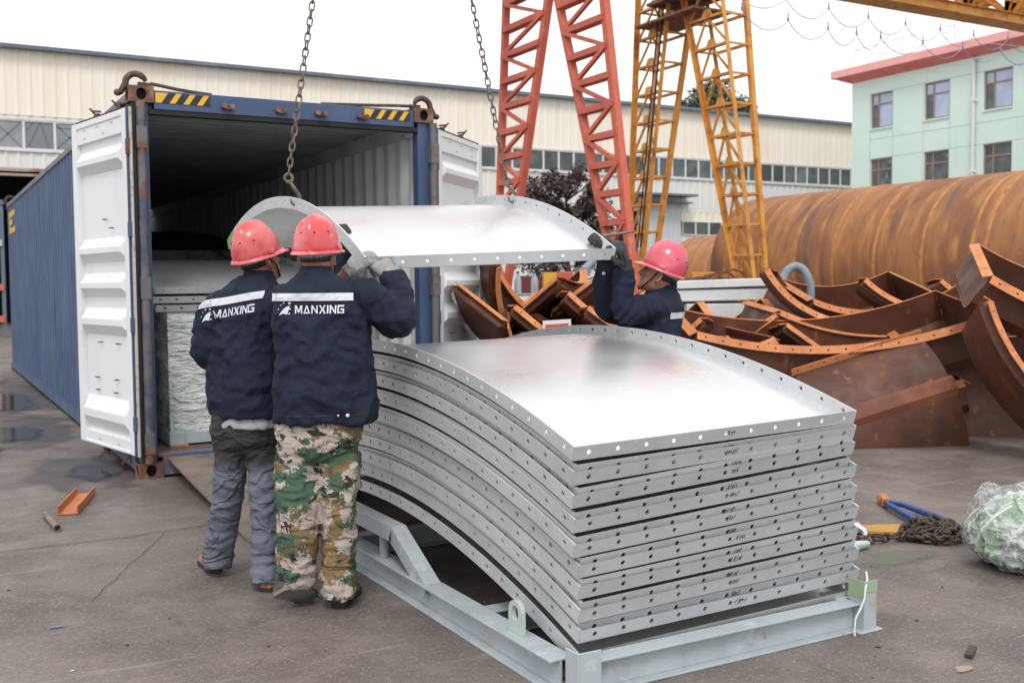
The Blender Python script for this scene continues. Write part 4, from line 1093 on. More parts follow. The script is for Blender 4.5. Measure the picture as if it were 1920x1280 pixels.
gr = thing('gantry_crane', 'red oxide lattice gantry crane with broad flat chords and A-frame legs', 'gantry crane', (8.93, 8.5, 0))
mb = MB(); lattice_leg((8.33, 10.24), (10.52, 10.86), 7.9,   .95, .065, .055, 8.93, .14, 14, 'red', mb, 0, .07); mb.build('leg', K['redp'], gr)
mb = MB(); lattice_leg((7.20, 8.86), (6.02, 6.42), 7.9,   .95, .065, .055, 8.93, .14, 14, 'red', mb, 0, .07); mb.build('leg', K['redp'], gr)
for y0, y1 in ((9.9, 11.6), (5.3, 7.0)):
    mb = MB(); mb.bx(8.66, 9.2, y0, y1, .45, .95); mb.bx(8.5, 8.66, y0 + .3, y0 + .8, .7, 1.5); e = mb.build('end_carriage', K['redp'], gr, bevel=.02)
    for y in (y0 + .35, y1 - .35):
        mb = MB(); mb.tube([(8.82, y, .31), (9.02, y, .31)], .30, 18); mb.build('wheel', K['rustdk'], e, smooth=40)
mb = MB(); mb.bx(-9, 9.3, 8.35, 8.85, 7.96, 8.6)
x = -8.8
while x < 9:
    for yy in (7.9, 9.3): mb.bar((x, yy, 8.7), (x + .8, yy, 10), .09, .09, (0, 1, 0)); mb.bar((x + .8, yy, 10), (x + 1.6, yy, 8.7), .09, .09, (0, 1, 0)); mb.bar((x, 8.6, 8.6), (x, yy, 8.7), .1, .1, (1, 0, 0))
    x += 1.6
for yy in (7.9, 9.3): mb.bar((-9, yy, 10), (9.3, yy, 10), .16, .16); mb.bar((-9, yy, 8.7), (9.3, yy, 8.7), .13, .13)
mb.build('girder', K['redp'], gr)

# festoon cables in two rows of loops
def festoon(nodes, y, sag, label):
    mb = MB(); t = thing('festoon_cable', label, 'cable', (nodes[0][0], y, nodes[0][1]), group='cable loops strung beside the yellow gantry girder'); pts = []
    for (x0, z0), (x1, z1) in zip(nodes[:-1], nodes[1:]):
        for k in range(12):
            f = k / 12; pts.append((x0 + (x1 - x0) * f, y, z0 + (z1 - z0) * f - sag * 4 * f * (1 - f)))
    pts.append((nodes[-1][0], y, nodes[-1][1])); mb.tube(pts, .009, 5); mb.build('cable', K['cable'], t, smooth=60)
    for x, z in nodes:
        mb = MB(); mb.box((x, y, z + .03), (.03, .03, .07)); mb.tube([(x, y, z + .05), (x, y, z + .15)], .012, 6); mb.build('trolley', K['cable'], t)
    mb = MB(); mb.tube([(x, y, z + .16) for x, z in nodes], .004, 4); mb.build('support_wire', K['pvc'], t)
lo = [(12.58, 6.62), (13.78, 6.55), (14.87, 6.50), (15.68, 6.49), (16.39, 6.49), (17.69, 6.50), (18.99, 6.55), (20.3, 6.6), (21.6, 6.65), (22.9, 6.7)]
hi = [(13.45, 7.52), (15.07, 7.45), (16.33, 7.40), (17.57, 7.35), (18.79, 7.33), (19.99, 7.32), (21.2, 7.33), (22.5, 7.40), (23.8, 7.45), (25.1, 7.5)]
festoon(lo, 7.6, .27, 'lower row of thin blue cable loops running right from the yellow gantry leg')
festoon(hi, 9.0, .30, 'upper row of thin blue cable loops running right from the yellow gantry leg')

# ------------------------------------------------------------------ big rusted pipes
def big_pipe(xc, r, zc, y0, y1, seams, label):
    t = thing('steel_pipe', label, 'steel pipe', (xc, (y0 + y1) / 2, 0), group=None); n = 96
    mb = MB(); k = 40
    rings = []
    for i in range(k + 1):
        y = y0 + (y1 - y0) * i / k; rings.append([(xc + r * math.cos(2 * PI * j / n), y, zc + r * math.sin(2 * PI * j / n)) for j in range(n)])
    inner = [[(xc + (r - .03) * math.cos(2 * PI * j / n), y, zc + (r - .03) * math.sin(2 * PI * j / n)) for j in range(n)] for y in (y1, y0)]
    mb.loft(rings + inner + [rings[0]], False); mb.build('shell', K['pipe'], t, smooth=60)
    for y in seams:
        mb = MB(); w_ = .04
        mb.loft([[(xc + rr_ * math.cos(2 * PI * j / n), y + d, zc + rr_ * math.sin(2 * PI * j / n)) for j in range(n)] for d, rr_ in ((-w_, r + .0015), (-w_ * .4, r + .009), (w_ * .4, r + .009), (w_, r + .0015))], False)
        mb.build('weld_seam', K['seam'], t, smooth=60)
    return t


big_pipe(16.1, 1.66, 1.72, -4.0, 10.72, [10.25, 9.15, 8.1, 7.05, 6.0, 4.92, 3.87, 3.6, 2.6, 1.5, 0.3, -1], 'huge rust-brown welded steel pipe lying behind the rusty segments')
big_pipe(21.4, 1.42, 1.5, 12.0, 19.6, [19.0, 17.6, 16.0, 14.4], 'smaller rusty pipe partly hidden behind the left end of the huge pipe')
# ------------------------------------------------------------------ pile of rusty curved segments
FR = V((math.cos(YAW), -math.sin(YAW), 0)); FF = V((math.sin(YAW), math.cos(YAW), 0)); UP = V((0, 0, 1))


def yard(right, depth, z):          # a spot in the yard: metres to the right of / in front of the camera spot
    return V((CAM.x, CAM.y, 0)) + FR * right + FF * depth + UP * z


def tray_mat(pos, yd, zd):
    """local y along yd (right, ahead, up), local z near zd"""
    y = (FR * yd[0] + FF * yd[1] + UP * yd[2]).normalized(); z = FR * zd[0] + FF * zd[1] + UP * zd[2]
    z = (z - y * z.dot(y)).normalized(); x = y.cross(z)
    return M.Translation(pos) @ M((x, y, z)).transposed().to_4x4()


def rust_tray(pos, yd, zd, half, R_, w, fh, label, lip=.085, ends=(1, 1), sides=(1, 1), group='rusty curved segments in the pile', n=22, front=False):
    tm = math.asin(half / R_); m4 = tray_mat(pos, yd, zd)
    t = thing('rusty_segment', label, 'steel segment', group=group, mat4=m4)
    P = lambda x, th, h: V((x, (R_ - h) * math.sin(th), R_ - (R_ - h) * math.cos(th)))
    a = w / 2; T = .006
    mb = MB(); fo = .10 * min(1, fh / .3); prof = [(-a, fo), (-a + fo * .6, .0), (a - fo * .6, .0), (a, fo)]
    rings = []
    for i in range(n + 1):
        th = -tm + 2 * tm * i / n
        rings.append([P(x, th, h) for x, h in prof] + [P(x * .995, th, h + .012) for x, h in prof[::-1]])
    mb.loft(rings); mb.build('plate', K['rplate'], t, local=True, smooth=25)
    if front:                                     # a lip on the outer side along one end, and the pressed fold across the middle
        th = tm; u = V((0, -math.sin(th), math.cos(th))); v = V((0, math.cos(th), math.sin(th))); mb = MB(); o = P(-a, th, .006)
        holed_strip(mb, lambda s, q_: (o + V((s, 0, 0)) - u * (q_ * .80) + v * (q_ * .05 + .006), (v * .9 + u * .1)), w, lip, int(w / .12), .011, .009); mb.build('lip', K['rlip'], t, local=True)
        mb = MB(); rings = []
        for x in (-a, a): rings.append([P(x, tm * .16, .0), P(x, tm * .10, -.035), P(x, -tm * .06, -.035), P(x, -tm * .16, .0)])
        mb.loft(rings); mb.build('pressed_fold', pmat('worn_fold_rust', (.17, .055, .03), [((.26, .09, .045), 3, .45, .65)], rough=.6), t, local=True)
    for k, sx in enumerate((-1, 1)):
        if not sides[k]: continue
        mb = MB(); rings = []
        for i in range(n + 1):
            th = -tm + 2 * tm * i / n
            rings.append([P(sx * (a + .001), th, fo - .004), P(sx * (a + T + .001), th, fo - .004), P(sx * (a + T + .001), th, fh), P(sx * (a + .001), th, fh)])
        mb.loft(rings); f = mb.build('side_flange', K['rplate'], t, local=True)
        mb = MB(); nl = max(5, int(2 * tm * R_ / .17))
        holed_strip(mb, lambda s, q: (P(sx * (a - .004 + q * .74), -tm + s / (R_ - fh), fh + .006 - q * .67), V((sx * .67, .74 * math.sin(tm - s / (R_ - fh)), .74 * math.cos(-tm + s / (R_ - fh))))), 2 * tm * (R_ - fh), lip, nl, .011, .009)
        mb.build('lip', K['rlip'], f, local=True)
    for k, sy in enumerate((-1, 1)):
        if not ends[k]: continue
        th = sy * tm; mb = MB()
        q = [P(-a + .002, th, fo * .3), P(a - .002, th, fo * .3), P(a - .002, th, fh - .004), P(-a + .002, th, fh - .004)]
        tg = V((0, math.cos(th), math.sin(th))) * sy * T
        mb.add(q + [p + tg for p in q], [(0, 1, 2, 3), (7, 6, 5, 4), (0, 4, 5, 1), (1, 5, 6, 2), (2, 6, 7, 3), (3, 7, 4, 0)]); f = mb.build('end_flange', K['rplate'], t, local=True)
        mb = MB(); u = V((0, -math.sin(th), math.cos(th))); v = V((0, math.cos(th), math.sin(th))) * sy
        o = P(-a, th, fh + .003)
        holed_strip(mb, lambda s, q_: (o + V((s, 0, 0)) + v * (q_ * .74 - .002) - u * (q_ * .67 - .004), (u * .74 + v * .67)), w, lip, max(4, int(w / .16)), .011, .009)
        mb.build('lip', K['rlip'], f, local=True)
    return t


def seg(u, d, z, *a, **k):           # u: bearing as tangent x 1000 from the view axis of the yard
    return rust_tray(yard(u / 1000 * d, d, z), *a, **k)


# bearings: (pixel - 960) / 1977.27 * 1000
B_ = lambda px: (px - 960) / 1.97727
seg(B_(1545), 10.05, .53, (1, .02, .055), (0, -.16, 1), 1.45, 4.6, 1.2, .42, 'long boat-like rusty segment lying just above the front tilted one', ends=(1, 1))
seg(B_(1655), 11.3, .62, (1, .05, .09), (0, -.06, 1), 1.42, 2.9, 1.2, .34, 'boat-shaped rusty segment with high curled ends on the middle of the pile')
seg(B_(1668), 9.0, .36, (-.29, .34, .9), (0, .9, -.3), .53, .80, 1.24, .10, 'short rusty segment standing tilted at the very front of the pile', lip=.085, ends=(0, 0), sides=(0, 0), front=True)
seg(B_(1590), 12.5, .78, (1, .15, .03), (0, -.25, 1), .92, 2.2, 1.1, .46, 'rusty segment showing its flat dark back plate in front of the huge pipe', ends=(1, 1))
seg(B_(1530), 11.8, .95, (.86, -.35, -.42), (.35, -.1, .9), .75, 1.25, .75, .13, 'narrow rusty segment with curved holed edges sloping down right below the grey bent pipe')
seg(B_(1700), 12.0, .98, (.9, -.3, -.30), (.3, 0, .95), .62, 1.3, .8, .14, 'rusty segment sloping right in front of the huge pipe, right of the flat back plate')
seg(B_(1830), 12.4, .98, (.9, -.2, -.28), (.3, 0, .95), .62, 1.3, .8, .14, 'small rusty segment highest on the right of the pile against the huge pipe')
seg(B_(2085), 9.1, .84, (1, -.28, -.16), (.0, -.28, 1), 1.3, 3.0, 1.15, .36, 'large rusty segment at the right frame edge, its left end flange upright')
seg(B_(1930), 8.35, .36, (.58, -.38, -.70), (.62, .1, .7), .85, 1.7, .80, .10, 'rusty segment sliding down at the lower right edge of the pile', lip=.085)
seg(B_(1930), 10.3, .40, (1, -.1, .04), (0, -.2, 1), 1.3, 4.5, 1.1, .34, 'dark rusty segment under the large one at the right of the pile')
seg(B_(1690), 10.9, .12, (1, .1, .03), (0, -.15, 1), 1.4, 5, 1.2, .36, 'rusty segment at the bottom of the pile lying on the concrete')
seg(B_(1520), 10.2, .10, (1, -.06, .0), (0, -.1, 1), 1.3, 5, 1.2, .33, 'rusty segment on the concrete under the long boat-like one, left side')
seg(B_(1880), 9.6, .34, (.15, .25, 1), (0, 1, -.25), .50, 1.6, 1.7, .10, 'dark rusty segment standing on the ground at the lower right of the pile', ends=(0, 0), sides=(0, 0))  # added plate without lips, standing where the pile has only black shadow
seg(B_(1990), 11.4, .14, (1, 0, .0), (0, -.1, 1), 1.3, 5, 1.2, .36, 'rusty segment on the concrete at the far right of the pile')
# end-on chevrons left of the long ones
ch = [(1302, 11.2, .98, -44, .58, 'second chevron-like rusty segment end right of the worker at the panel corner'), (1365, 10.7, .84, 40, .55, 'tilted rusty segment end between the white sheets and the long boat-like one'), (1422, 11.6, 1.0, -38, .62, 'tilted rusty segment end just left of the narrow sloping one'), (1478, 11.1, .92, 36, .62, 'tilted rusty segment end under the narrow sloping one'),
      (1272, 10.4, .72, 38, .62, 'tilted rusty segment end directly behind the worker at the panel corner')]
for px, d, z, rl, w_, lab in ch:
    seg(B_(px), d, z - .22, (.16, 1, .06), (math.sin(R(rl)), -.05, math.cos(R(rl))), 1.0, 3.2, w_, .09, lab, ends=(1, 1), lip=.085)
ch = [(938, 10.2, .62, (.45, .5, -.75), (.75, -.1, .6), .85, 1.5, .62, 'steep rusty segment curling down beside the right container door'), (985, 10.8, .72, (.75, .5, -.45), (.4, .0, .9), .8, 1.6, .6, 'rusty segment sloping right below the red bogie'),
      (1010, 10.3, .56, (.15, 1, .05), (.62, 0, .75), .9, 3, .62, 'rusty segment end tilted right behind the left part of the stack'), (1050, 11.2, .80, (.2, 1, .05), (-.65, 0, .75), .9, 3, .66, 'rusty segment end tilted left under the yellow and red box'),
      (1092, 10.5, .66, (.1, 1, .05), (.66, 0, .72), .9, 3, .66, 'rusty chevron-like segment end above the small red sign'), (1128, 11.3, .86, (.2, 1, .04), (-.60, 0, .8), .9, 3, .62, 'rusty segment end just left of the raised arm of the worker'),
      (1150, 10.2, .50, (.15, 1, .03), (.58, 0, .8), .9, 3, .74, 'rusty segment end low behind the elbow of the worker'), (1060, 9.9, .36, (.2, 1, .03), (-.6, 0, .78), .9, 3, .7, 'rusty segment end low beside the small red sign'),
      (1205, 10.9, .72, (.2, 1, .05), (-.5, 0, .8), .9, 3, .66, 'rusty segment end hidden mostly behind the worker at the panel corner'),
      (960, 9.7, .34, (.5, .75, -.35), (.5, -.1, .8), .9, 1.7, .66, 'rusty segment lowest on the left of the pile near the container door'), (1235, 9.9, .34, (.9, .4, .0), (0, -.1, 1), 1.0, 3, .9, 'rusty segment low behind the right flange of the stack')]
for px, d, z, yd, zd, h_, R_, w_, lab in ch:
    seg(B_(px), d, z + .34, yd, zd, h_, R_, w_, .10, lab, lip=.085)
for px, d, yd in ((1000, 10.9, (.2, 1, 0)), (1110, 11.2, (1, .2, 0)), (1290, 11.0, (1, .1, 0)), (1400, 11.2, (1, -.1, 0)), (1620, 12.3, (1, 0, 0))):
    seg(B_(px), d, .10, yd, (0, -.05, 1), 1.1, 4, 1.1, .34, {1000: 'rusty segment flat on the ground at the left end of the pile', 1110: 'rusty segment flat on the ground under the chevron ends', 1290: 'rusty segment flat on the ground behind the worker at the panel corner', 1400: 'rusty segment flat on the ground under the left end of the long one', 1620: 'rusty segment flat on the ground at the back of the pile'}[px])

# ------------------------------------------------------------------ things behind the pile
t = thing('white_sheet_stack', 'stack of white profiled sheets behind the rusty pile right of the worker', 'sheet stack', yard(B_(1355) / 1000 * 13.2, 13.2, 0))
def plank(x0, x1, d0, d1, z0, z1, m, name, par, skew=.0, bev=.006):
    mb = MB(); c = [yard(x, d, z) for x in (x0, x1) for d in (d0, d1) for z in (z0, z1)]
    for q in c[4:]: q.z += skew
    mb.add(c, [(0, 1, 3, 2), (4, 6, 7, 5), (0, 4, 5, 1), (2, 3, 7, 6), (0, 2, 6, 4), (1, 5, 7, 3)]); return mb.build(name, m, par, bevel=bev)
plank(2.02, 3.20, 13.0, 14.6, 1.19, 1.33, K['sheetw'], 'sheet', t, .02); plank(2.05, 3.26, 13.05, 14.6, 1.345, 1.44, K['sheetw'], 'sheet', t, .03); plank(2.15, 3.1, 12.95, 14.6, .95, 1.16, K['sheetw'], 'sheet', t)
for x in (2.3, 2.95): plank(x, x + .12, 13.0, 14.5, .0, .945, K['steelp'], 'support', t)
plank(2.03, 3.18, 12.99, 14.5, 1.332, 1.344, K['black'], 'dark_strip', t, .02, 0)  # thin black strip between the two top sheets
t = thing('pipe_rotator', 'yellow pipe rotator with brown hoses standing at the left foot of the huge pipe', 'machine', yard(3.9, 21.5, 0))
plank(3.25, 4.6, 21.2, 21.5, 1.18, 1.42, K['yelp'], 'beam', t); plank(3.6, 4.4, 21.0, 21.18, 1.5, 1.62, K['yelp'], 'beam', t); plank(3.2, 3.4, 21.2, 21.5, 0, 1.18, K['yelp'], 'frame_post', t); plank(4.4, 4.6, 21.2, 21.5, 0, 1.18, K['yelp'], 'frame_post', t); plank(3.45, 4.35, 21.1, 21.2, 1.0, 1.5, K['rustdk'], 'gearbox', t)
for k in range(4):
    mb = MB(); x = 3.55 + .2 * k; mb.tube([yard(x + .42 * math.cos(PI * i / 10) + .2, 20.8, 1.1 + (.42 + .05 * k) * math.sin(PI * i / 10)) for i in range(11)], .028, 6); mb.build('hose', K['rust'], t, smooth=50)
mb = MB(); mb.tube([yard(B_(1458) / 1000 * 12.9, 12.9, .3), yard(B_(1466) / 1000 * 12.9, 12.9, 1.36)] + [yard(B_(1492) / 1000 * 12.9 + .15 * math.cos(PI - PI * i / 8), 12.9, 1.45 + .16 * math.sin(PI * i / 8) ** 1.5) for i in range(9)] + [yard(B_(1519) / 1000 * 12.9, 12.9, 1.4), yard(B_(1524) / 1000 * 12.9, 12.9, .3)], .055, 10)
tag(mb.build('bent_pipe', K['greyp'], None, smooth=50), 'blue-grey bent pipe arching up behind the narrow rusty segment', 'pipe')
t = thing('pipe_stand', 'blue-grey slanted pipe on a thin upright stand left of the worker at the panel corner', 'stand', yard(B_(1093) / 1000 * 12.4, 12.4, 0))
mb = MB(); mb.tube([yard(B_(1093) / 1000 * 12.4, 12.4, 0), yard(B_(1093) / 1000 * 12.4, 12.4, 1.55)], .028, 8); mb.build('upright', K['greyp'], t, smooth=50)
mb = MB(); mb.tube([yard(B_(1086) / 1000 * 12.4, 12.4, 1.52), yard(B_(1130) / 1000 * 12.4, 12.5, 1.78)], .05, 10); mb.box(yard(B_(1093) / 1000 * 12.4, 12.39, 1.56), (.14, .12, .1)); mb.build('slanted_pipe', K['greyp'], t, smooth=50)
t = thing('painted_box', 'yellow and red painted steel box behind the left part of the rusty pile', 'box', yard(B_(1046) / 1000 * 13, 13, 0))
x0, x1, xm = B_(1020) / 1000 * 13, B_(1075) / 1000 * 13, B_(1045) / 1000 * 13
plank(x0, xm, 13, 13.5, 1.15, 1.56, K['yel'], 'yellow_half', t); plank(xm + .002, x1, 13, 13.5, 1.15, 1.57, K['boxred'], 'red_half', t); plank(x0 + .05, x1 - .05, 13.05, 13.45, 0, 1.148, K['rustdk'], 'pedestal', t)
t = thing('work_table', 'grey steel table with clutter behind the left part of the rusty pile', 'table', yard(B_(985) / 1000 * 12.6, 12.6, 0))
plank(B_(955) / 1000 * 12.6, B_(1012) / 1000 * 12.6, 12.4, 12.9, 1.28, 1.31, K['greyp'], 'top', t)
for px in (960, 1006): plank(B_(px) / 1000 * 12.6, B_(px) / 1000 * 12.6 + .04, 12.5, 12.56, 0, 1.28, K['greyp'], 'leg', t)
for px in (972, 1003):
    mb = MB(); b0 = yard(B_(px) / 1000 * 12.55, 12.55, 1.312); r0 = .045
    mb.loft([[b0 + V((r * math.cos(2 * PI * k / 14), r * math.sin(2 * PI * k / 14), z)) for k in range(14)] for r, z in ((r0 * .9, 0), (r0, .015), (r0, .14), (r0 * .75, .18), (.016, .215), (.016, .235))])
    bt = mb.build('water_bottle', K['bottle'], None, smooth=50); tag(bt, 'clear water bottle at the left end of the grey table' if px == 972 else 'clear water bottle at the right end of the grey table beside the yellow box', 'bottle', 'water bottles on the grey table')
    mb = MB(); mb.tube([b0 + V((0, 0, .236)), b0 + V((0, 0, .26))], .018, 10); mb.build('cap', K['bluep'], bt)
plank(B_(976) / 1000 * 12.8, B_(1016) / 1000 * 12.8, 13.0, 13.1, 1.3, 1.52, pmat('dark_red_cloth', (.16, .04, .035), rough=.8), 'crate', None)
tag(bpy.data.objects[[o.name for o in bpy.data.objects if o.name.startswith('crate')][-1]], 'dark red crate behind the water bottles on the grey table', 'crate')
mb = MB()
for k in range(5): mb.tube([yard(B_(934 + 11 * k) / 1000 * 11.5, 11.5 + .1 * k, 1.12 - .03 * (k % 2)) + V((math.cos(2 * PI * i / 16) * .09, .02 * k, math.sin(2 * PI * i / 16) * .08)) for i in range(16)], .018, 6, False, 0, True)
tag(mb.build('steel_rings', K['rust'], None, smooth=50), 'heap of small rusty rings left of the table behind the pile', 'rings')
# small framed sign with red field
d0 = 8.3; sx0, sx1 = B_(1018) / 1000 * d0, B_(1071) / 1000 * d0
t = thing('warning_sign', 'small white-framed sign with a red field standing just behind the stack', 'sign', yard((sx0 + sx1) / 2, d0, 0))
plank(sx0, sx1, d0, d0 + .012, .90, 1.135, K['signw'], 'board', t, .012, .002); plank(sx0 + .02, sx1 - .02, d0 - .004, d0 - .001, .93, 1.105, K['stroke'], 'red_field', t, .012, 0)
mb = MB(); cw = (sx1 - sx0 - .07) / 4
for k in range(4):
    cx = sx0 + .035 + cw * (k + .5); z = 1.06 + .003 * k
    for (a, b, c, e) in [(-.4, .0, .4, .0), (0, .45, 0, -.45), (-.35, .3, .35, .3), (-.35, -.35, .35, -.35), (-.3, .3, -.3, -.1)][k % 2:]:
        mb.bar(yard(cx + a * cw * .8, d0 - .006, z + b * .05), yard(cx + c * cw * .8, d0 - .006, z + e * .05), .006, .002, -FF)
mb.build('characters', K['signw'], t)
plank((sx0 + sx1) / 2 - .015, (sx0 + sx1) / 2 + .015, d0 + .014, d0 + .04, 0, 1.0, K['rustdk'], 'post', t)

# ------------------------------------------------------------------ small things on the ground
mb = MB(); p0 = V((-.615, -1.02, .0)); p1 = V((-.425, -.38, .0)); dd = (p1 - p0).normalized(); nr = V((-dd.y, dd.x, 0)); hw = .062
prof = [(-hw, .055), (-hw, .004), (hw, .004), (hw, .055), (hw - .007, .055), (hw - .007, .012), (-hw + .007, .012), (-hw + .007, .055)]
mb.loft([[p0 + nr * a + UP * c for a, c in prof], [p1 + nr * a + UP * c for a, c in prof]])
tag(mb.build('channel_offcut', K['orsteel'], None), 'short orange-rust channel offcut lying left of the ramp', 'steel offcut')
mb = MB(); n = 16; a0 = V((-.74, -1.0, .021)); a1 = V((-.72, -1.46, .021)); ax = (a1 - a0).normalized(); s1 = ax.cross(UP)
ring = lambda c, r: [c + (s1 * math.cos(2 * PI * k / n) + UP * math.sin(2 * PI * k / n)) * r for k in range(n)]
mb.loft([ring(a0, .016), ring(a0, .021), ring(a1, .021), ring(a1, .016), ring(a1 - ax * .05, .014)])
tag(mb.build('pipe_offcut', K['steelp'], None, smooth=40), 'short grey-brown pipe offcut lying beside the orange channel', 'pipe offcut')
# ------------------------------------------------------------------ bolt cutter, chain heap, strap, wrapped bag
t = thing('bolt_cutter', 'bolt cutter with blue handles and rusty jaws lying on the ground by the chain heap', 'bolt cutter', (3.87, -3.65, 0))
j = V((3.99, -3.40, .035)); pv = V((3.90, -3.52, .035))
for k, (q, e) in enumerate((((3.83, -3.60), (3.60, -4.06)), ((3.90, -3.66), (3.78, -4.10)))):
    mb = MB(); a = V((q[0], q[1], .04)); b = V((e[0], e[1], .03)); mb.tube([pv, a, a.lerp(b, .3), a.lerp(b, .7), b], [.016, .018, .021, .022, .020], 10); mb.build('handle', K['bluep'], t, smooth=50)
    mb = MB(); mb.tube([b, b.lerp(a, -.06)], [.021, .018], 10); mb.build('grip_end', K['black'], t, smooth=50)
mb = MB()
for s_ in (-1, 1): mb.tube([pv, pv.lerp(j, .4) + V((.02 * s_, .02 * s_, .006 * s_)), pv.lerp(j, .8) + V((.022 * s_, .02 * s_, 0)), j + V((.006 * s_, .005 * s_, 0))], [.024, .03, .026, .012], 8)
mb.box(pv, (.07, .05, .05), M.Rotation(.9, 3, 'Z')); mb.build('jaws', K['orsteel'], t, smooth=50)
# chain heap: a run of links and a pile
def links(path, link, r, wd, name_, mats):
    mb = MB(); pts = [V(p) for p in path]; seg_ = []
    for a, b in zip(pts[:-1], pts[1:]): seg_.append((b - a).length)
    tot = sum(seg_); n = int(tot / (link * .76)); i = 0
    rs = random.Random(len(path))
    for k in range(n):
        s_ = (k + .5) * tot / n; acc = 0
        for (a, b), l in zip(zip(pts[:-1], pts[1:]), seg_):
            if acc + l >= s_: break
            acc += l
        c = a.lerp(b, (s_ - acc) / l); d = (b - a).normalized()
        w_ = V((0, 0, 1)) if k % 2 else d.cross(V((0, 0, 1))).normalized()
        w_ = (w_ + V((rs.uniform(-.4, .4), rs.uniform(-.4, .4), rs.uniform(-.3, .3)))).normalized(); w_ = (w_ - d * w_.dot(d)).normalized()
        hl = link / 2 - wd / 2; P = []
        for q in range(4): t_ = PI * q / 3; P.append(c + d * (hl + wd / 2 * math.sin(t_)) + w_ * (wd / 2 * math.cos(t_)))
        for q in range(4): t_ = PI * q / 3; P.append(c - d * (hl + wd / 2 * math.sin(t_)) - w_ * (wd / 2 * math.cos(t_)))
        mb.tube(P, r, 5, False, 0, True)
    return mb
rs = random.Random(8); path = [(2.92, -4.10, .03), (3.05, -4.13, .03), (3.2, -4.16, .03), (3.35, -4.2, .03)]
th_ = 0
for k in range(70):
    th_ += .75; rr_ = .05 + .15 * rs.random(); path.append((3.50 + rr_ * 1.0 * math.cos(th_) - .02, -4.22 + rr_ * .9 * math.sin(th_), .025 + max(0, .12 - rr_ * .55) * rs.uniform(.3, 1)))
t = thing('chain_heap', 'heap of rusty brown lifting chain tailing off towards the stack', 'chain', (3.5, -4.22, 0))
links(path, .062, .009, .040, 'links', None).build('chain_links', K['rustdk'], t, smooth=50)
mb = MB(); mb.tube([(3.02, -4.02, .04), (3.05, -4.0, .07), (3.10, -4.02, .075), (3.12, -4.06, .05), (3.09, -4.09, .03)], [.02, .026, .026, .022, .014], 9); mb.build('hook', pmat('silver_hook', (.62, .64, .66), rough=.3, metal=.8), t, smooth=50)
mb = MB(); mb.tube([(2.84, -4.17, .025), (2.92, -4.19, .025), (3.0, -4.19, .025)], [.02, .028, .018], 8); mb.build('shackle', pmat('pale_shackle', (.52, .6, .58), rough=.4, metal=.4), t, smooth=50)
mb = MB(); A_, B2 = [], []
for k in range(16):
    f = k / 15; x = 2.95 + .52 * f; y = -3.70 - .38 * f + .03 * math.sin(f * 5); A_.append((x + .05, y + .08, .012 + .01 * math.sin(f * 9))); B2.append((x - .05, y - .06, .014))
n_ = len(A_); mb.add(A_ + B2 + [(a, b, c + .014) for a, b, c in A_ + B2], [(i, i + 1, n_ + i + 1, n_ + i) for i in range(n_ - 1)] + [(2 * n_ + i, 3 * n_ + i, 3 * n_ + i + 1, 2 * n_ + i + 1) for i in range(n_ - 1)] + [(i, 2 * n_ + i, 2 * n_ + i + 1, i + 1) for i in range(n_ - 1)] + [(n_ + i + 1, 3 * n_ + i + 1, 3 * n_ + i, n_ + i) for i in range(n_ - 1)])
tag(mb.build('board', K['timber'], None), 'ochre wooden board lying between the stack and the chain heap', 'board')
mb = MB(); mb.bar((2.03, -5.55, .012), (2.12, -5.50, .016), .03, .012); tag(mb.build('steel_scrap', K['rustdk'], None), 'small dark scrap of steel on the ground right of the cradle front', 'scrap')

# crumpled film bag full of green packing
def film_mat():
    m = bpy.data.materials.new('crumpled_clear_film'); m.use_nodes = True; nt = m.node_tree; L = nt.links.new; bs = nt.nodes['Principled BSDF']
    tc = nn(nt, 'ShaderNodeTexCoord'); v = nn(nt, 'ShaderNodeTexVoronoi', feature='DISTANCE_TO_EDGE'); v.inputs['Scale'].default_value = 4.2
    n0 = nn(nt, 'ShaderNodeTexNoise'); n0.inputs['Scale'].default_value = 4; ad = nn(nt, 'ShaderNodeVectorMath', operation='MULTIPLY_ADD'); ad.inputs[1].default_value = (.35, .35, .35)
    L(tc.outputs['Object'], n0.inputs['Vector']); L(n0.outputs['Color'], ad.inputs[0]); L(tc.outputs['Object'], ad.inputs[2]); L(ad.outputs[0], v.inputs['Vector'])
    b = nn(nt, 'ShaderNodeBump'); b.inputs['Strength'].default_value = .8; b.inputs['Distance'].default_value = .03; L(v.outputs['Distance'], b.inputs['Height'])
    t = nn(nt, 'ShaderNodeTexNoise'); t.inputs['Scale'].default_value = 14; t.inputs['Detail'].default_value = 6; L(ad.outputs[0], t.inputs['Vector'])
    b2 = nn(nt, 'ShaderNodeBump'); b2.inputs['Strength'].default_value = .3; b2.inputs['Distance'].default_value = .01; L(t.outputs['Fac'], b2.inputs['Height']); L(b.outputs[0], b2.inputs['Normal']); L(b2.outputs[0], bs.inputs['Normal'])
    bs.inputs['Base Color'].default_value = (.80, .84, .82, 1); bs.inputs['Roughness'].default_value = .16; bs.inputs['Specular IOR Level'].default_value = .7
    r = nn(nt, 'ShaderNodeMapRange'); r.inputs['From Min'].default_value = .0; r.inputs['From Max'].default_value = .055; r.inputs['To Min'].default_value = .75; r.inputs['To Max'].default_value = .20; L(v.outputs['Distance'], r.inputs['Value'])
    r2 = nn(nt, 'ShaderNodeMapRange'); r2.inputs['From Min'].default_value = .45; r2.inputs['From Max'].default_value = .68; r2.inputs['To Max'].default_value = .42; L(t.outputs['Fac'], r2.inputs['Value'])
    mx = nn(nt, 'ShaderNodeMath', operation='MAXIMUM'); L(r.outputs[0], mx.inputs[0]); L(r2.outputs[0], mx.inputs[1]); L(mx.outputs[0], bs.inputs['Alpha'])
    return m


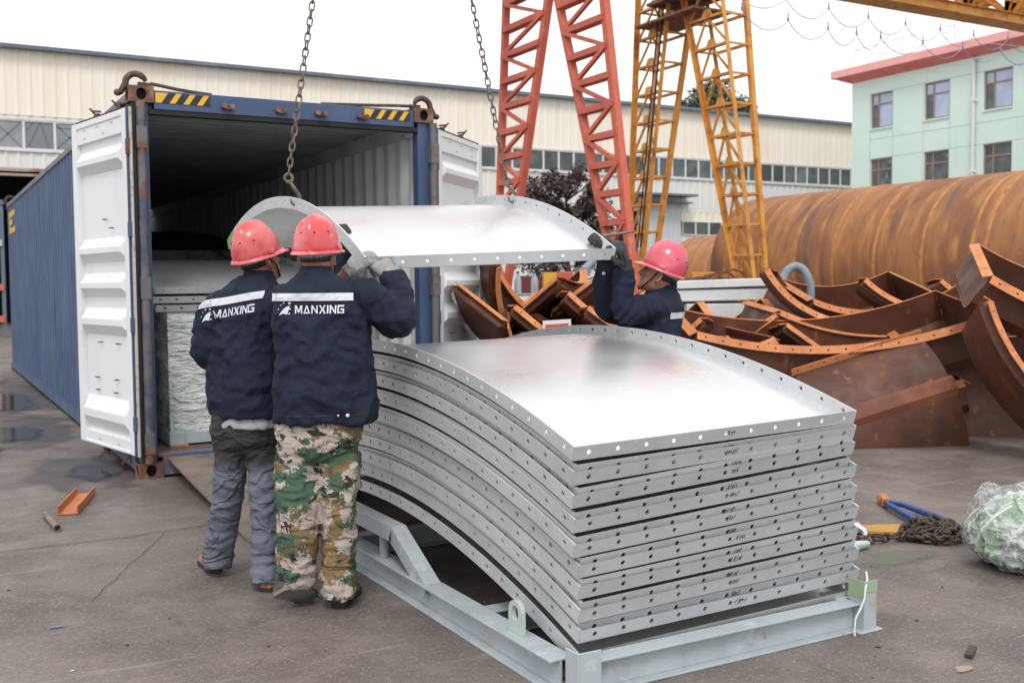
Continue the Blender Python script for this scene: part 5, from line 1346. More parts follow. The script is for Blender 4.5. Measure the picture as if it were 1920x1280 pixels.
K['film'] = film_mat()
add_creases(K['film'], 5, .8, .03); add_creases(K['film'], 11, .5, .012)
K['packing'] = pmat('green_packing_film', (.34, .49, .33), [((.64, .70, .64), 3.6, .48, .58), ((.16, .32, .16), 6, .55, .66), ((.74, .77, .74), 8, .62, .68)], rough=.5, bump=(12, .8, .03))
def bag_surface(c, r, seed, crump):
    mb = MB(); nu, nv = 110, 60; rings = []
    for i in range(1, nv):
        a = PI * i / nv; ring = []
        for k in range(nu):
            b = 2 * PI * k / nu; d = V((math.sin(a) * math.cos(b), math.sin(a) * math.sin(b), -math.cos(a)))
            q = 1 + .16 * noise.noise(d * 1.6 + V((seed, 0, 0)))
            for f, am in ((3.2, .085), (6.5, .05), (13, .022)):
                q += am * crump * (1 - 2.4 * abs(noise.noise(d * f + V((seed, f, 1)))) ** .8)
            p = V((d.x * r[0] * q, d.y * r[1] * q, d.z * r[2] * q)); p.z = max(p.z, -r[2] * .86 + .012 * noise.noise(d * 5)); ring.append(V(c) + p)
        rings.append(ring)
    mb.loft(rings); return mb
t = thing('film_bag', 'crumpled clear plastic bag stuffed with green packing at the right edge of the yard', 'plastic bag', (3.40, -4.84, 0))
bag_surface((3.44, -4.88, .175), (.35, .34, .215), 4, .55).build('film', K['film'], t, smooth=70)
bag_surface((3.44, -4.88, .165), (.29, .29, .18), 12, 1.4).build('packing', K['packing'], t, smooth=40)
mb = bag_surface((3.24, -4.75, .345), (.06, .055, .075), 9, 1.2); mb.build('knot', K['film'], t, smooth=70)
mb = MB()
for seed_ in range(4):
    pts = []; a0 = .5 + seed_ * .5
    for k in range(14):
        f = k / 13; d = V((-math.sin(a0 + f * .6) * .9, -math.cos(a0 + f * .6) * .9, .95 - 1.6 * f)).normalized(); pts.append(V((3.44, -4.88, .175)) + V((d.x * .345, d.y * .345, max(-.16, d.z * .222))))
    mb.tube(pts, .006, 5)
mb.build('cord', K['pvc'], t, smooth=50)
# ------------------------------------------------------------------ workers
def spot(u, v, d):
    """world point d metres ahead of the camera spot at the bearing (u, v) measured from the photograph"""
    return CAM + fw * d + rt2 * ((u - 960) / FPX * d) + dn2 * ((v - 640) / FPX * d)


def gspot(u, v):
    d = fw + rt2 * ((u - 960) / FPX) + dn2 * ((v - 640) / FPX); return CAM + d * (-CAM.z / d.z)


def cloth_mat(name, c1, c2, c3, rough=.8):
    return pmat(name, c1, [(c2, 3.0, .45, .65), (c3, 7, .58, .74)], rough=rough, bump=(11, .55, .02, (1, 1, .6)), bump2=(240, .12, .0012), rnd=False, spec=.3)


K['navy'] = cloth_mat('navy_work_cloth', (.0085, .013, .030), (.014, .020, .042), (.005, .008, .019))
K['greytr'] = pmat('blue_grey_trousers', (.115, .13, .17), [((.15, .165, .205), 4, .45, .65), ((.07, .08, .105), 6, .58, .72)], rough=.8, bump=(10, .3, .015), rnd=False, spec=.2)
K['tee'] = pmat('grey_undershirt', (.36, .37, .40), rough=.85)
K['stripe'] = pmat('reflective_stripe', (.56, .57, .62), rough=.5)
K['logo'] = pmat('pale_print', (.62, .65, .74), rough=.7)
K['skin'] = pmat('tanned_skin', (.42, .205, .13), [((.34, .155, .095), 12, .45, .65), ((.42, .20, .13), 30, .55, .7)], rough=.5, spec=.4)
K['hair'] = pmat('black_hair', (.012, .010, .010), [((.035, .03, .028), 60, .5, .7, (1, 1, .2))], rough=.6, bump=(160, .5, .003))
K['helmet'] = pmat('faded_red_helmet', (.62, .065, .075), [((.74, .20, .20), 5, .45, .66), ((.48, .055, .06), 9, .58, .72), ((.84, .50, .48), 30, .66, .72, (1, .25, 1), 4, .7), ((.30, .14, .13), 22, .68, .74), ((.86, .78, .74), 16, .73, .75)], rough=.28, coat=.5, hv=.04, rr=(6, .2, .42))
K['helmetp'] = pmat('pinkish_red_helmet', (.64, .075, .12), [((.72, .17, .21), 5, .45, .68), ((.82, .45, .5), 38, .73, .78)], rough=.22, coat=.6, rr=(6, .16, .34))
K['band'] = pmat('grey_suspension_band', (.34, .34, .35), [((.22, .22, .22), 30, .5, .6, (1, 1, .1))], rough=.8)
K['gloveg'] = pmat('grey_cotton_glove', (.30, .30, .30), [((.22, .22, .22), 9, .45, .65), ((.36, .355, .35), 22, .55, .7)], rough=.9, bump=(130, .5, .002))
K['gloveb'] = pmat('black_rubber_glove', (.016, .017, .018), [((.05, .052, .055), 18, .55, .72)], rough=.55, bump=(90, .3, .002))
K['sole'] = pmat('black_shoe_sole', (.02, .02, .021), [((.07, .065, .06), 12, .55, .7)], rough=.7)
K['soleg'] = pmat('pale_shoe_sole', (.20, .185, .165), [((.10, .09, .08), 10, .5, .7)], rough=.8)
K['boot'] = pmat('orange_tan_boot', (.42, .145, .05), [((.28, .10, .045), 12, .45, .65)], rough=.65)
K['shoe'] = pmat('dusty_dark_shoe', (.05, .055, .04), [((.14, .13, .10), 9, .5, .7)], rough=.8)
K['collar'] = pmat('blue_shirt', (.11, .24, .55), rough=.8)
K['strap'] = pmat('black_strap', (.012, .012, .013), rough=.6)


def camo():
    m = bpy.data.materials.new('woodland_camouflage'); m.use_nodes = True; nt = m.node_tree; L = nt.links.new; bs = nt.nodes['Principled BSDF']
    tc = nn(nt, 'ShaderNodeTexCoord'); sn = nn(nt, 'ShaderNodeVectorMath', operation='SNAP'); sn.inputs[1].default_value = (.0065, .0065, .0065); L(tc.outputs['Object'], sn.inputs[0])
    def band(scale, off, lo, hi, st):
        mp = nn(nt, 'ShaderNodeMapping'); mp.inputs['Location'].default_value = off; mp.inputs['Scale'].default_value = st; L(sn.outputs[0], mp.inputs['Vector'])
        t = nn(nt, 'ShaderNodeTexNoise'); t.inputs['Scale'].default_value = scale; t.inputs['Detail'].default_value = 6; t.inputs['Roughness'].default_value = .62; L(mp.outputs[0], t.inputs['Vector'])
        r = nn(nt, 'ShaderNodeMapRange'); r.inputs['From Min'].default_value = lo; r.inputs['From Max'].default_value = hi; L(t.outputs['Fac'], r.inputs['Value']); return r.outputs[0]
    rgb = nn(nt, 'ShaderNodeRGB'); rgb.outputs[0].default_value = (.44, .37, .34, 1); cur = rgb.outputs[0]
    for c, s, off, lo, hi, st in [((.235, .155, .075), 7.5, (3, 1, 7), .53, .54, (1, 1, .9)), ((.062, .115, .078), 7.0, (9, 4, 2), .508, .518, (.7, .7, 1.35)), ((.10, .105, .06), 10, (1, 8, 5), .60, .61, (1, 1, 1)), ((.035, .035, .028), 13, (5, 2, 9), .60, .61, (.75, .75, 1.25))]:
        mx = nn(nt, 'ShaderNodeMix', data_type='RGBA'); L(band(s, off, lo, hi, st), mx.inputs['Factor']); L(cur, mx.inputs['A']); mx.inputs['B'].default_value = (*c, 1); cur = mx.outputs['Result']
    L(cur, bs.inputs['Base Color']); bs.inputs['Roughness'].default_value = .85; bs.inputs['Specular IOR Level'].default_value = .2
    b = nn(nt, 'ShaderNodeBump'); b.inputs['Strength'].default_value = .35; b.inputs['Distance'].default_value = .015; t = nn(nt, 'ShaderNodeTexNoise'); t.inputs['Scale'].default_value = 10; L(tc.outputs['Object'], t.inputs['Vector']); L(t.outputs['Fac'], b.inputs['Height']); L(b.outputs[0], bs.inputs['Normal'])
    return m


add_creases(K['navy'], 2.6, .62, .016); add_creases(K['navy'], 7.5, .25, .006); add_creases(K['greytr'], 5, .6, .012, (1, 1, 1.6))
K['camo'] = camo(); add_creases(K['camo'], 4.5, .65, .013, (1, 1, 1.7))


def two_tone():
    """grey over-trousers, darker above the thigh: a damp edge with height"""
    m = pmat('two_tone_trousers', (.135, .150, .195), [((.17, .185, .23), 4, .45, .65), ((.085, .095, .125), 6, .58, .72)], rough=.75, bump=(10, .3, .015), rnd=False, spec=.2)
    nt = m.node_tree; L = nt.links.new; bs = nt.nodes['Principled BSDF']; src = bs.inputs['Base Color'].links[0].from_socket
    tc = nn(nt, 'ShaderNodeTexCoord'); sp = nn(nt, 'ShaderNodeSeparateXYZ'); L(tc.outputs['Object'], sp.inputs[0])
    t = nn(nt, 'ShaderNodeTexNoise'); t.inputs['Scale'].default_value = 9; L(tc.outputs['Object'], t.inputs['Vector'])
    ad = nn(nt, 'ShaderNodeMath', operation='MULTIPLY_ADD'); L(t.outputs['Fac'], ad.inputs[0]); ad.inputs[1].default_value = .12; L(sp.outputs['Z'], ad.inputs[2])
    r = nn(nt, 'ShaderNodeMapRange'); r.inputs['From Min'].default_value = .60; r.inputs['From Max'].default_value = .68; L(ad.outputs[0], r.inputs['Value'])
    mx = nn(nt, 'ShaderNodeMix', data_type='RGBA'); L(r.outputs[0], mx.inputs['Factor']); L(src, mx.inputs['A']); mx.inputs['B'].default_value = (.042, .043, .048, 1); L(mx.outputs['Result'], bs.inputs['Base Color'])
    return m


K['twotone'] = two_tone(); add_creases(K['twotone'], 5, .7, .014, (1, 1, 1.7))


def ell(c, ax, ay, rx, ry, n=28, p=2.4):
    out = []
    for i in range(n):
        a = 2 * PI * i / n; ca, sa = math.cos(a), math.sin(a)
        out.append(c + ax * (rx * math.copysign(abs(ca) ** (2 / p), ca)) + ay * (ry * math.copysign(abs(sa) ** (2 / p), sa)))
    return out


def resample(pts, rad, m=5):
    """Catmull-Rom through the joints"""
    P = [V(p) for p in pts]; out = []; ro = []
    for i in range(len(P) - 1):
        p0 = P[max(i - 1, 0)]; p1 = P[i]; p2 = P[i + 1]; p3 = P[min(i + 2, len(P) - 1)]
        for k in range(m):
            t = k / m; out.append(.5 * ((2 * p1) + (p2 - p0) * t + (2 * p0 - 5 * p1 + 4 * p2 - p3) * t * t + (3 * p1 - p0 - 3 * p2 + p3) * t ** 3)); ro.append(rad[i] + (rad[i + 1] - rad[i]) * t)
    return out + [P[-1]], ro + [rad[-1]]


def limb(mb, pts, rad, n=18, m=5):
    p, r = resample(pts, rad, m); mb.tube(p, r, n)


def fold(seed, amp, st, folds=()):
    """cloth folds as displacement along the normal; folds: (centre, radius, axis, amp)"""
    def f(p):
        q = V((p.x * st[0] + seed, p.y * st[1], p.z * st[2]))
        w3 = V((noise.noise(p * 4 + V((seed, 0, 0))), noise.noise(p * 4 + V((0, seed, 9))), 0)) * .5
        k = (.8 * noise.noise(q) + 1.5 * (1 - min(1, 1.5 * abs(noise.noise(q * 1.25 + w3 + V((3, 7, 1)))))) ** 3 - .45 + .7 * (1 - min(1, 1.6 * abs(noise.noise(q * 2.6 + w3 + V((8, 2, 4)))))) ** 3) * amp
        for c, r_, ax, a in folds:
            d = (p - c).length / r_
            if d < 1:
                w_ = (1 - d * d) ** 2; s_ = (p - c).dot(ax) + .055 * noise.noise(p * 5.5 + V((seed, 0, 0)))
                k += a * 1.35 * w_ * (abs(math.sin(s_ * 55)) ** .8 * 1.3 - .65) * (.45 + .9 * abs(noise.noise(p * 7 + V((0, seed, 2)))) * 2)
        return k
    return f


def hand(mb, wrist, dirv, pn, side, curl, scale=1.0, rad=.0115, thumb_close=.6):
    """palm, four unequal fingers with three bends and a thumb; dirv wrist->knuckles, pn palm normal, side +1 thumb on +lateral"""
    w_ = V(wrist); d = V(dirv).normalized(); n = V(pn); n = (n - d * n.dot(d)).normalized(); s_ = d.cross(n) * side; S = scale
    rings = []
    for t, hw, th in ((-.02, .030, .026), (.015, .033, .023), (.05, .042, .021), (.085, .044, .018), (.10, .040, .015)):
        rings.append(ell(w_ + d * t * S, s_, n, hw * S, th * S, 16, 2.6))
    mb.loft(rings)
    for k, (off, l) in enumerate(((.031, .92), (.0105, 1.0), (-.0105, .95), (-.031, .76))):
        p = w_ + d * .088 * S + s_ * off * S; dd = (d + s_ * off * 1.2).normalized(); pts = [p - d * .02 * S, p]; ang = 0
        for j, sl in enumerate((.043, .027, .022)):
            ang += curl[j] * (1 + .08 * (k - 1.5)); v = (dd * math.cos(ang) + n * math.sin(ang)); p = p + v * sl * l * S; pts.append(p)
        q, r = resample(pts, [rad * S * 1.05, rad * S * 1.08, rad * S, rad * S * .95, rad * S * .8], 3); mb.tube(q, r, 10); mb.ball(p, rad * S * .8, 8, 6)
    p = w_ + d * .022 * S + s_ * .030 * S; pts = [p - s_ * .01 * S, p]
    v = (s_ * .8 + d * .75 + n * .25).normalized(); p = p + v * .040 * S; pts.append(p)
    v = (d * 1.0 + s_ * .15 + n * thumb_close).normalized(); p = p + v * .030 * S; pts.append(p); v = (d * .8 - s_ * .15 + n * thumb_close * 1.5).normalized(); p = p + v * .026 * S; pts.append(p)
    q, r = resample(pts, [.016 * S, .0155 * S, .0135 * S, .0125 * S, .0105 * S], 3); mb.tube(q, r, 10); mb.ball(p, .0105 * S, 8, 6)


def helmet(parent, c, f, up, mat_, strap_pts=None):
    """hard hat: c centre of the rim, f forward (peak), up axis"""
    up = V(up).normalized(); f = V(f); f = (f - up * f.dot(up)).normalized(); r_ = f.cross(up)
    N = 56; rings = []
    def rim(a, k, z):
        x = math.sin(a); y = math.cos(a); pk = max(0, y) ** 3
        return c + r_ * (.105 * k * x) + f * ((.125 * k) * y) + up * z
    prof = [(0.985, -.004), (.995, .012), (.985, .03), (.945, .058), (.875, .086), (.77, .112), (.63, .132), (.46, .146), (.26, .154), (.08, .156)]
    for k, z in prof:
        ring = []
        for i in range(N):
            a = 2 * PI * i / N; p = rim(a, k, z); x = abs(k * math.sin(a) * .112)
            if z > .05:                                    # raised centre ridge and two side grooves
                p = p + up * (.011 * math.exp(-(x / .022) ** 4) * min(1, (z - .05) / .05)) + (f * math.cos(a) + r_ * math.sin(a)) * (.006 * math.exp(-(x / .022) ** 4) * (1 - min(1, (z - .05) / .09)))
                p = p - up * (.003 * math.exp(-((x - .045) / .008) ** 2))
            ring.append(p)
        rings.append(ring)
    mb = MB(); mb.loft(rings, False); n0 = len(mb.v); mb.face([(len(prof) - 1) * N + i for i in range(N)])
    # brim: gutter all round, longer peak in front
    br = []
    for dr, z in ((0, .004), (.5, -.001), (1, -.008), (1.02, -.013), (.5, -.010), (-.1, -.008)):
        ring = []
        for i in range(N):
            a = 2 * PI * i / N; y = math.cos(a); ext = .013 + .040 * max(0, y) ** 2.5; o = (f * y + r_ * math.sin(a))
            ring.append(rim(a, .985, z - (.014 * max(0, y) ** 3 * dr)) + o * ext * dr)
        br.append(ring)
    mb.loft(br, False)
    h = mb.build('hard_hat', mat_, parent, smooth=45)
    md = h.modifiers.new('thick', 'SOLIDIFY'); md.thickness = .003; md.offset = -1
    for a in (PI - .33, PI + .33, PI - 1.0, PI + 1.0):
        mb = MB(); p = rim(a, .885, .083); mb.ball(p, .0042, 8, 6); mb.build('vent_hole', K['dark'], h)
    for sx in (-1, 1):
        mb = MB(); p = rim(sx * PI / 2, 1.02, .004); mb.box(p + up * .008, (.014, .034, .020), M((r_, f, up)).transposed()); mb.build('accessory_slot', mat_, h, bevel=.004)
    # suspension band inside the rim
    b2 = MB(); rr = []
    for z, k in ((-.019, .79), (-.017, .815), (.0, .84), (.01, .80)): rr.append([rim(2 * PI * i / N, k - .012 * (i % 2), z + .003 * math.sin(i * 2.7) - (.010 * max(0, -math.cos(2 * PI * i / N)) if z < -.01 else 0)) for i in range(N)])
    b2.loft(rr, False); b2.build('suspension_band', K['band'], h, smooth=50)
    return h, r_, f, up


def drape(jb, o, ax, ay, fwd, polys, off=.0055):
    """project flat polygons (in ax, ay from o) along fwd on to the cloth"""
    tree_ = BVHTree.FromPolygons(jb.v, jb.f); mb = MB()
    for poly in polys:
        vs = []; ok = True
        for a, b in poly:
            s_ = o + ax * a + ay * b - fwd * .5; h = tree_.ray_cast(s_, fwd, 1.2)
            if h[0] is None: ok = False; break
            vs.append(h[0] - fwd * off)
        if ok: mb.add(vs, [tuple(range(len(vs)))])
    return mb


def strip_polys(x0, x1, y0, y1, n=26, slope=0.0):
    out = []
    for i in range(n):
        a = x0 + (x1 - x0) * i / n; b = x0 + (x1 - x0) * (i + 1) / n; out += [[(a, y0 + slope * a), (b, y0 + slope * b), (b, (y0 + y1) / 2 + slope * b), (a, (y0 + y1) / 2 + slope * a)], [(a, (y0 + y1) / 2 + slope * a), (b, (y0 + y1) / 2 + slope * b), (b, y1 + slope * b), (a, y1 + slope * a)]]
    return out


def q4(x0, y0, x1, y1): return [(x0, y0), (x1, y0), (x1, y1), (x0, y1)]
GL = {
    'M': (1.25, [q4(0, 0, .22, 1), q4(1.03, 0, 1.25, 1), [(.22, 1), (.22, .68), (.52, .12), (.625, .12), (.625, .36), (.30, 1)], [(1.03, 1), (.95, 1), (.625, .36), (.625, .12), (.73, .12), (1.03, .68)]]),
    'A': (1.15, [[(0, 0), (.24, 0), (.66, .98), (.46, .98)], [(1.15, 0), (.91, 0), (.46, .98), (.66, .98)], q4(.30, 0, .84, .16)]),
    'N': (1.1, [q4(0, 0, .22, 1), q4(.88, 0, 1.1, 1), [(.22, 1), (.22, .70), (.88, 0), (.88, .30)]]),
    'X': (1.15, [[(0, 0), (.28, 0), (1.15, 1), (.87, 1)], [(0, 1), (.28, 1), (.52, .70), (.40, .52)], [(.62, .45), (.76, .60), (1.15, 0), (.87, 0)]]),
    'I': (.24, [q4(0, 0, .24, 1)]),
    'G': (1.1, [q4(0, .0, .22, 1), q4(.22, .80, 1.1, 1), q4(.22, 0, .88, .2), q4(.88, 0, 1.1, .58), q4(.52, .40, .88, .58)]),
}


def word(txt, x, y, h, wd):
    tot = sum(GL[c][0] for c in txt) + .22 * (len(txt) - 1); s_ = wd / tot; out = []
    for c in txt:
        w_, ps = GL[c]
        for p in ps: out.append([(x + a * s_, y + b * h) for a, b in p])
        x += (w_ + .22) * s_
    return out


def emblem(x, y, s_):
    """swoosh and six little stars"""
    up_, lo = [], []
    for k in range(9):
        t = k / 8; up_.append((t ** 1.15, .86 * (1 - (1 - t) ** 1.9))); 
    low = [(1, .86), (.86, .5), (.72, .05)]; arc = [(.72 - .72 * k / 6, .05 + .16 * math.sin(PI * k / 6) - .05 * k / 6) for k in range(1, 6)]
    polys = []
    U = [(a, b) for a, b in up_]
    # split into quads between the upper curve and the lower outline
    L_ = [(0, 0), (.10, .05), (.22, .12), (.36, .17), (.50, .14), (.62, .09), (.72, .05), (.86, .5), (1, .86)]
    for k in range(8): polys.append([U[k], U[k + 1], L_[k + 1], L_[k]])
    for cx, cy, r_ in ((-.10, .55, .09), (.13, .93, .08), (.42, 1.12, .10), (.95, 1.10, .17), (.98, .58, .12), (.92, .16, .12)):
        pts = []
        for k in range(10):
            a = PI / 2 + PI * k / 5; rr = r_ if k % 2 == 0 else r_ * .42; pts.append((cx + rr * math.cos(a), cy + rr * math.sin(a)))
        for k in range(10): polys.append([(cx, cy), pts[k], pts[(k + 1) % 10]])
    return [[(x + a * s_, y + b * s_) for a, b in p] for p in polys]


def build_cloth(mb, vox, name, mat_, parent, disp, smooth_it=5):
    sb = solid_remesh(mb, vox, smooth_it, disp); o = sb.build(name, mat_, parent, smooth=180, fix=False); return sb, o


def shoe(parent, heel, toe, up, hw, h, mat_, smat, name='shoe'):
    heel = V(heel); toe = V(toe); d = (toe - heel).normalized(); L = (toe - heel).length; up = V(up); up = (up - d * up.dot(d)).normalized(); s_ = d.cross(up)
    rings = []; sol = []
    for t, w_, z in ((0, .55, .55), (.04, .8, .95), (.15, .92, 1.0), (.35, .86, .95), (.55, .95, .72), (.75, 1.08, .55), (.9, .92, .44), (.98, .6, .34), (1.0, .3, .25)):
        c = heel + d * (L * t); a = hw * w_
        rings.append([c + s_ * (a * math.cos(q)) + up * (.018 + h * z * (max(0, math.sin(q)) ** .8) if math.sin(q) > 0 else .018) for q in [2 * PI * k / 20 for k in range(20)]])
        sol.append([c + s_ * (a * 1.06 * x) + up * zz for x, zz in ((-1, 0), (1, 0), (1.04, .012), (1, .026), (-1, .026), (-1.04, .012))])
    mb = MB(); mb.loft(rings); o = mb.build(name, mat_, parent, smooth=60)
    mb = MB(); mb.loft(sol); mb.build('sole', smat, o, bevel=.003)
    return o


def face_head(mb, c, f, up, ear=True, face=True):
    """head: c centre of the skull, f facing"""
    up = V(up).normalized(); f = V(f); f = (f - up * f.dot(up)).normalized(); r_ = f.cross(up)
    P = lambda x, y, z: c + r_ * x + f * y + up * z
    rings = []
    for z, rx, ry, oy in ((-.118, .028, .030, .058), (-.108, .042, .050, .045), (-.085, .056, .068, .030), (-.05, .064, .084, .012), (-.01, .070, .094, .0), (.03, .073, .097, -.004), (.065, .066, .088, -.006), (.095, .045, .06, -.006), (.108, .02, .03, -.006)):
        rings.append(ell(P(0, oy, z), r_, f, rx, ry, 22, 2.2))
    mb.loft(rings)
    if face:
        mb.tube([P(0, .088, .012), P(0, .104, -.018), P(0, .116, -.034), P(0, .096, -.044)], [.008, .010, .014, .010], 10)
        mb.tube([P(-.04, .076, .022), P(0, .094, .026), P(.04, .076, .022)], [.009, .010, .009], 8)
        mb.tube([P(-.024, .080, -.066), P(0, .094, -.064), P(.024, .080, -.066)], [.006, .008, .006], 8); mb.tube([P(-.02, .080, -.077), P(0, .092, -.078), P(.02, .080, -.077)], [.006, .008, .006], 8)
        mb.ball(P(0, .082, -.104), (.022, .020, .016), 10, 7)
        for sx in (-1, 1): mb.ball(P(sx * .044, .060, -.022), (.02, .022, .02), 10, 7)
    for sx in (-1, 1):
        e = P(sx * .074, -.008, -.022); mb.ball(e, .012, 8, 6)
        mb.tube([P(sx * .070, .004, -.05), P(sx * .080, -.002, -.044), P(sx * .086, -.016, -.022), P(sx * .084, -.016, .004), P(sx * .074, .002, .008)], [.007, .008, .0085, .008, .006], 8)
    return P, r_, f, up


def torso(mb, rings, yaw, nn_=30):
    """rings: (u, v, d, half width, half depth)"""
    ax = FR * math.cos(yaw) - FF * math.sin(yaw); ay = FR * math.sin(yaw) + FF * math.cos(yaw)
    out = []
    for u, v, d, a, b in rings: out.append(ell(spot(u, v, d), ax, ay, a, b, nn_, 2.5))
    mb.loft(out); return ax, ay


# ---------------- worker in camouflage trousers (nearest, back to us)
D0 = 4.70
base = spot(600, 1128, 4.74); base.z = 0
p2 = MB()                                  # body: one continuous surface
hc = spot(595, 479, 4.74); f2 = (FR * .16 + FF * .98 + UP * .10).normalized(); u2 = (UP - FF * .05 - FR * .02).normalized()
PH, hr_, hf_, hu_ = face_head(p2, hc, f2, u2)
limb(p2, [spot(590, 545, 4.72), spot(591, 520, 4.72), spot(594, 494, 4.735)], [.075, .058, .054])
axT, ayT = torso(p2, [(603, 800, D0, .15, .10), (600, 700, D0, .145, .095), (600, 600, D0, .17, .10), (600, 550, D0, .17, .09), (594, 522, D0 + .01, .09, .07)], R(-4))
sR, eR, wR = spot(676, 556, 4.70), spot(748, 596, 4.72), spot(734, 520, 4.84)
sL, eL, wL = spot(536, 560, 4.74), spot(556, 615, 4.98), spot(655, 508, 4.90)
limb(p2, [spot(640, 560, 4.7), sR, eR, wR], [.06, .055, .042, .030]); limb(p2, [spot(570, 560, 4.72), sL, eL, wL], [.06, .055, .042, .031])
limb(p2, [spot(606, 800, D0), spot(562, 830, D0), spot(558, 945, 4.68), spot(554, 1095, 4.69)], [.10, .07, .05, .034]); limb(p2, [spot(606, 800, D0), spot(634, 830, D0), spot(634, 950, 4.70), spot(634, 1118, 4.72)], [.10, .07, .05, .034])
sb = solid_remesh(p2, .008, 4); P2 = sb.build('person', K['skin'], None, smooth=180, fix=False, base=base)
tag(P2, 'worker in green camouflage trousers, his back turned, gripping the hanging panel with grey gloves', 'person')
# trousers
mb = MB(); torso(mb, [(598, 858, D0, .08, .08), (598, 836, D0, .178, .12), (600, 800, D0, .195, .130), (604, 762, D0, .185, .125), (604, 735, D0, .16, .11)], R(-4))
limb(mb, [spot(566, 815, D0), spot(560, 870, D0 + .01), spot(559, 940, D0 - .03), spot(558, 1010, D0 - .03), spot(555, 1066, D0 - .01), spot(551, 1094, D0)], [.104, .103, .095, .090, .085, .082])
limb(mb, [spot(636, 815, D0), spot(635, 870, D0), spot(634, 940, D0 - .02), spot(636, 1010, D0), spot(635, 1075, D0 + .01), spot(634, 1122, D0)], [.090, .080, .075, .074, .072, .072])
mb.box(spot(664, 885, D0 - .0), (.04, .13, .15), M.Rotation(-YAW, 3, 'Z'))
folds = [(spot(558, 945, D0 - .1), .16, UP, .010), (spot(634, 945, D0 - .1), .15, (UP + FR * .4).normalized(), .009), (spot(556, 1075, D0), .17, UP, .010), (spot(634, 1090, D0), .18, UP, .011), (spot(600, 860, D0 - .12), .13, (UP - FR * .3).normalized(), .009)]
build_cloth(mb, .010, 'trousers', K['camo'], P2, fold(2.2, .0075, (5, 5, 9), folds))
# jacket
mb = MB()
torso(mb, [(611, 789, D0 - .005, .222, .150), (611, 765, D0, .228, .156), (608, 700, D0, .214, .148), (605, 640, D0, .205, .145), (603, 590, D0, .208, .145), (602, 558, D0, .200, .132), (598, 535, D0 + .01, .165, .115), (594, 521, D0 + .02, .10, .09), (592, 511, D0 + .02, .078, .080)], R(-4))
limb(mb, [spot(650, 566, D0), spot(682, 560, D0), spot(716, 578, D0 + .01), spot(744, 598, D0 + .02), spot(752, 580, D0 + .05), spot(743, 548, D0 + .10), spot(733, 515, D0 + .14)], [.085, .088, .080, .076, .068, .060, .056], 20)
limb(mb, [spot(560, 566, D0), spot(533, 566, D0 + .02), spot(540, 600, D0 + .16), spot(570, 612, D0 + .26), spot(625, 560, D0 + .24)], [.085, .082, .076, .07, .058], 20)
folds = [(eR, .17, (FR * .8 + UP * .5).normalized(), .011), (spot(700, 560, D0), .13, (FR * .9 - UP * .2).normalized(), .009), (spot(610, 745, D0 - .15), .16, (UP * .9 + FR * .4).normalized(), .006), (spot(660, 640, D0 - .12), .16, (UP * .7 + FR * .7).normalized(), .007), (spot(545, 640, D0 - .12), .14, (UP * .8 - FR * .6).normalized(), .006), (spot(738, 530, D0 + .12), .09, UP, .007)]
jb, J2 = build_cloth(mb, .010, 'jacket', K['navy'], P2, fold(5.1, .0105, (5, 5, 5), folds))
mb = MB(); cA = []
for u, v, d, a, b in ((592, 514, D0 + .02, .076, .080), (592, 501, D0 + .03, .071, .075), (592, 499, D0 + .03, .066, .070), (592, 511, D0 + .02, .070, .074)): cA.append(ell(spot(u, v, d), axT, ayT, a, b, 30, 2.2))
mb.loft(cA, False); mb.build('collar', K['navy'], J2, smooth=60)
bo = spot(602, 580, D0); k_ = D0 / FPX
drape(jb, bo, axT, UP, ayT, strip_polys(-87 * k_, 64 * k_, 17 * k_, 31 * k_)).build('reflective_stripe', K['stripe'], J2, fix=False)
drape(jb, bo, axT, UP, ayT, word('MANXING', -41 * k_, -6 * k_, 15 * k_, 89 * k_)).build('lettering', K['logo'], J2, fix=False)
drape(jb, bo, axT, UP, ayT, emblem(-70 * k_, -9 * k_, 20 * k_)).build('emblem', K['logo'], J2, fix=False)
drape(jb, spot(612, 777, D0), axT, UP, ayT, strip_polys(-88 * k_, 88 * k_, .012, .015, 30) ).build('hem_seam', K['blk'], J2, fix=False)
mb = MB()
for px in (657, 640):
    h = BVHTree.FromPolygons(jb.v, jb.f).ray_cast(spot(px, 771, D0) - ayT * .5, ayT, 1.0)
    if h[0]: mb.ball(h[0] - ayT * .002, (.009 if px == 657 else .005), 10, 6)
mb.build('button', pmat('pale_button', (.7, .69, .68), rough=.4), J2, smooth=60)
# gloves on the corner of the panel
mb = MB(); hand(mb, wR, (spot(705, 484, 4.92) - wR), (FF * .7 - UP * .7), -1, (.7, .9, .6), 1.12, .0125); limb(mb, [wR + V((0, 0, -.03)), wR, wR.lerp(spot(712, 490, 4.9), .3)], [.040, .040, .036])
sbg = solid_remesh(mb, .0045, 3, fold(1, .0016, (40, 40, 40))); sbg.build('glove', K['gloveg'], P2, smooth=180, fix=False)
mb = MB(); hand(mb, wL, (spot(692, 482, 4.92) - wL), (FF * .6 - UP * .75), 1, (.7, .9, .6), 1.12, .0125); limb(mb, [wL.lerp(spot(680, 494, 4.9), .12), wL.lerp(spot(680, 494, 4.9), .5)], [.037, .038])
sbg = solid_remesh(mb, .0045, 3, fold(4, .0016, (40, 40, 40))); sbg.build('glove', K['gloveg'], P2, smooth=180, fix=False)
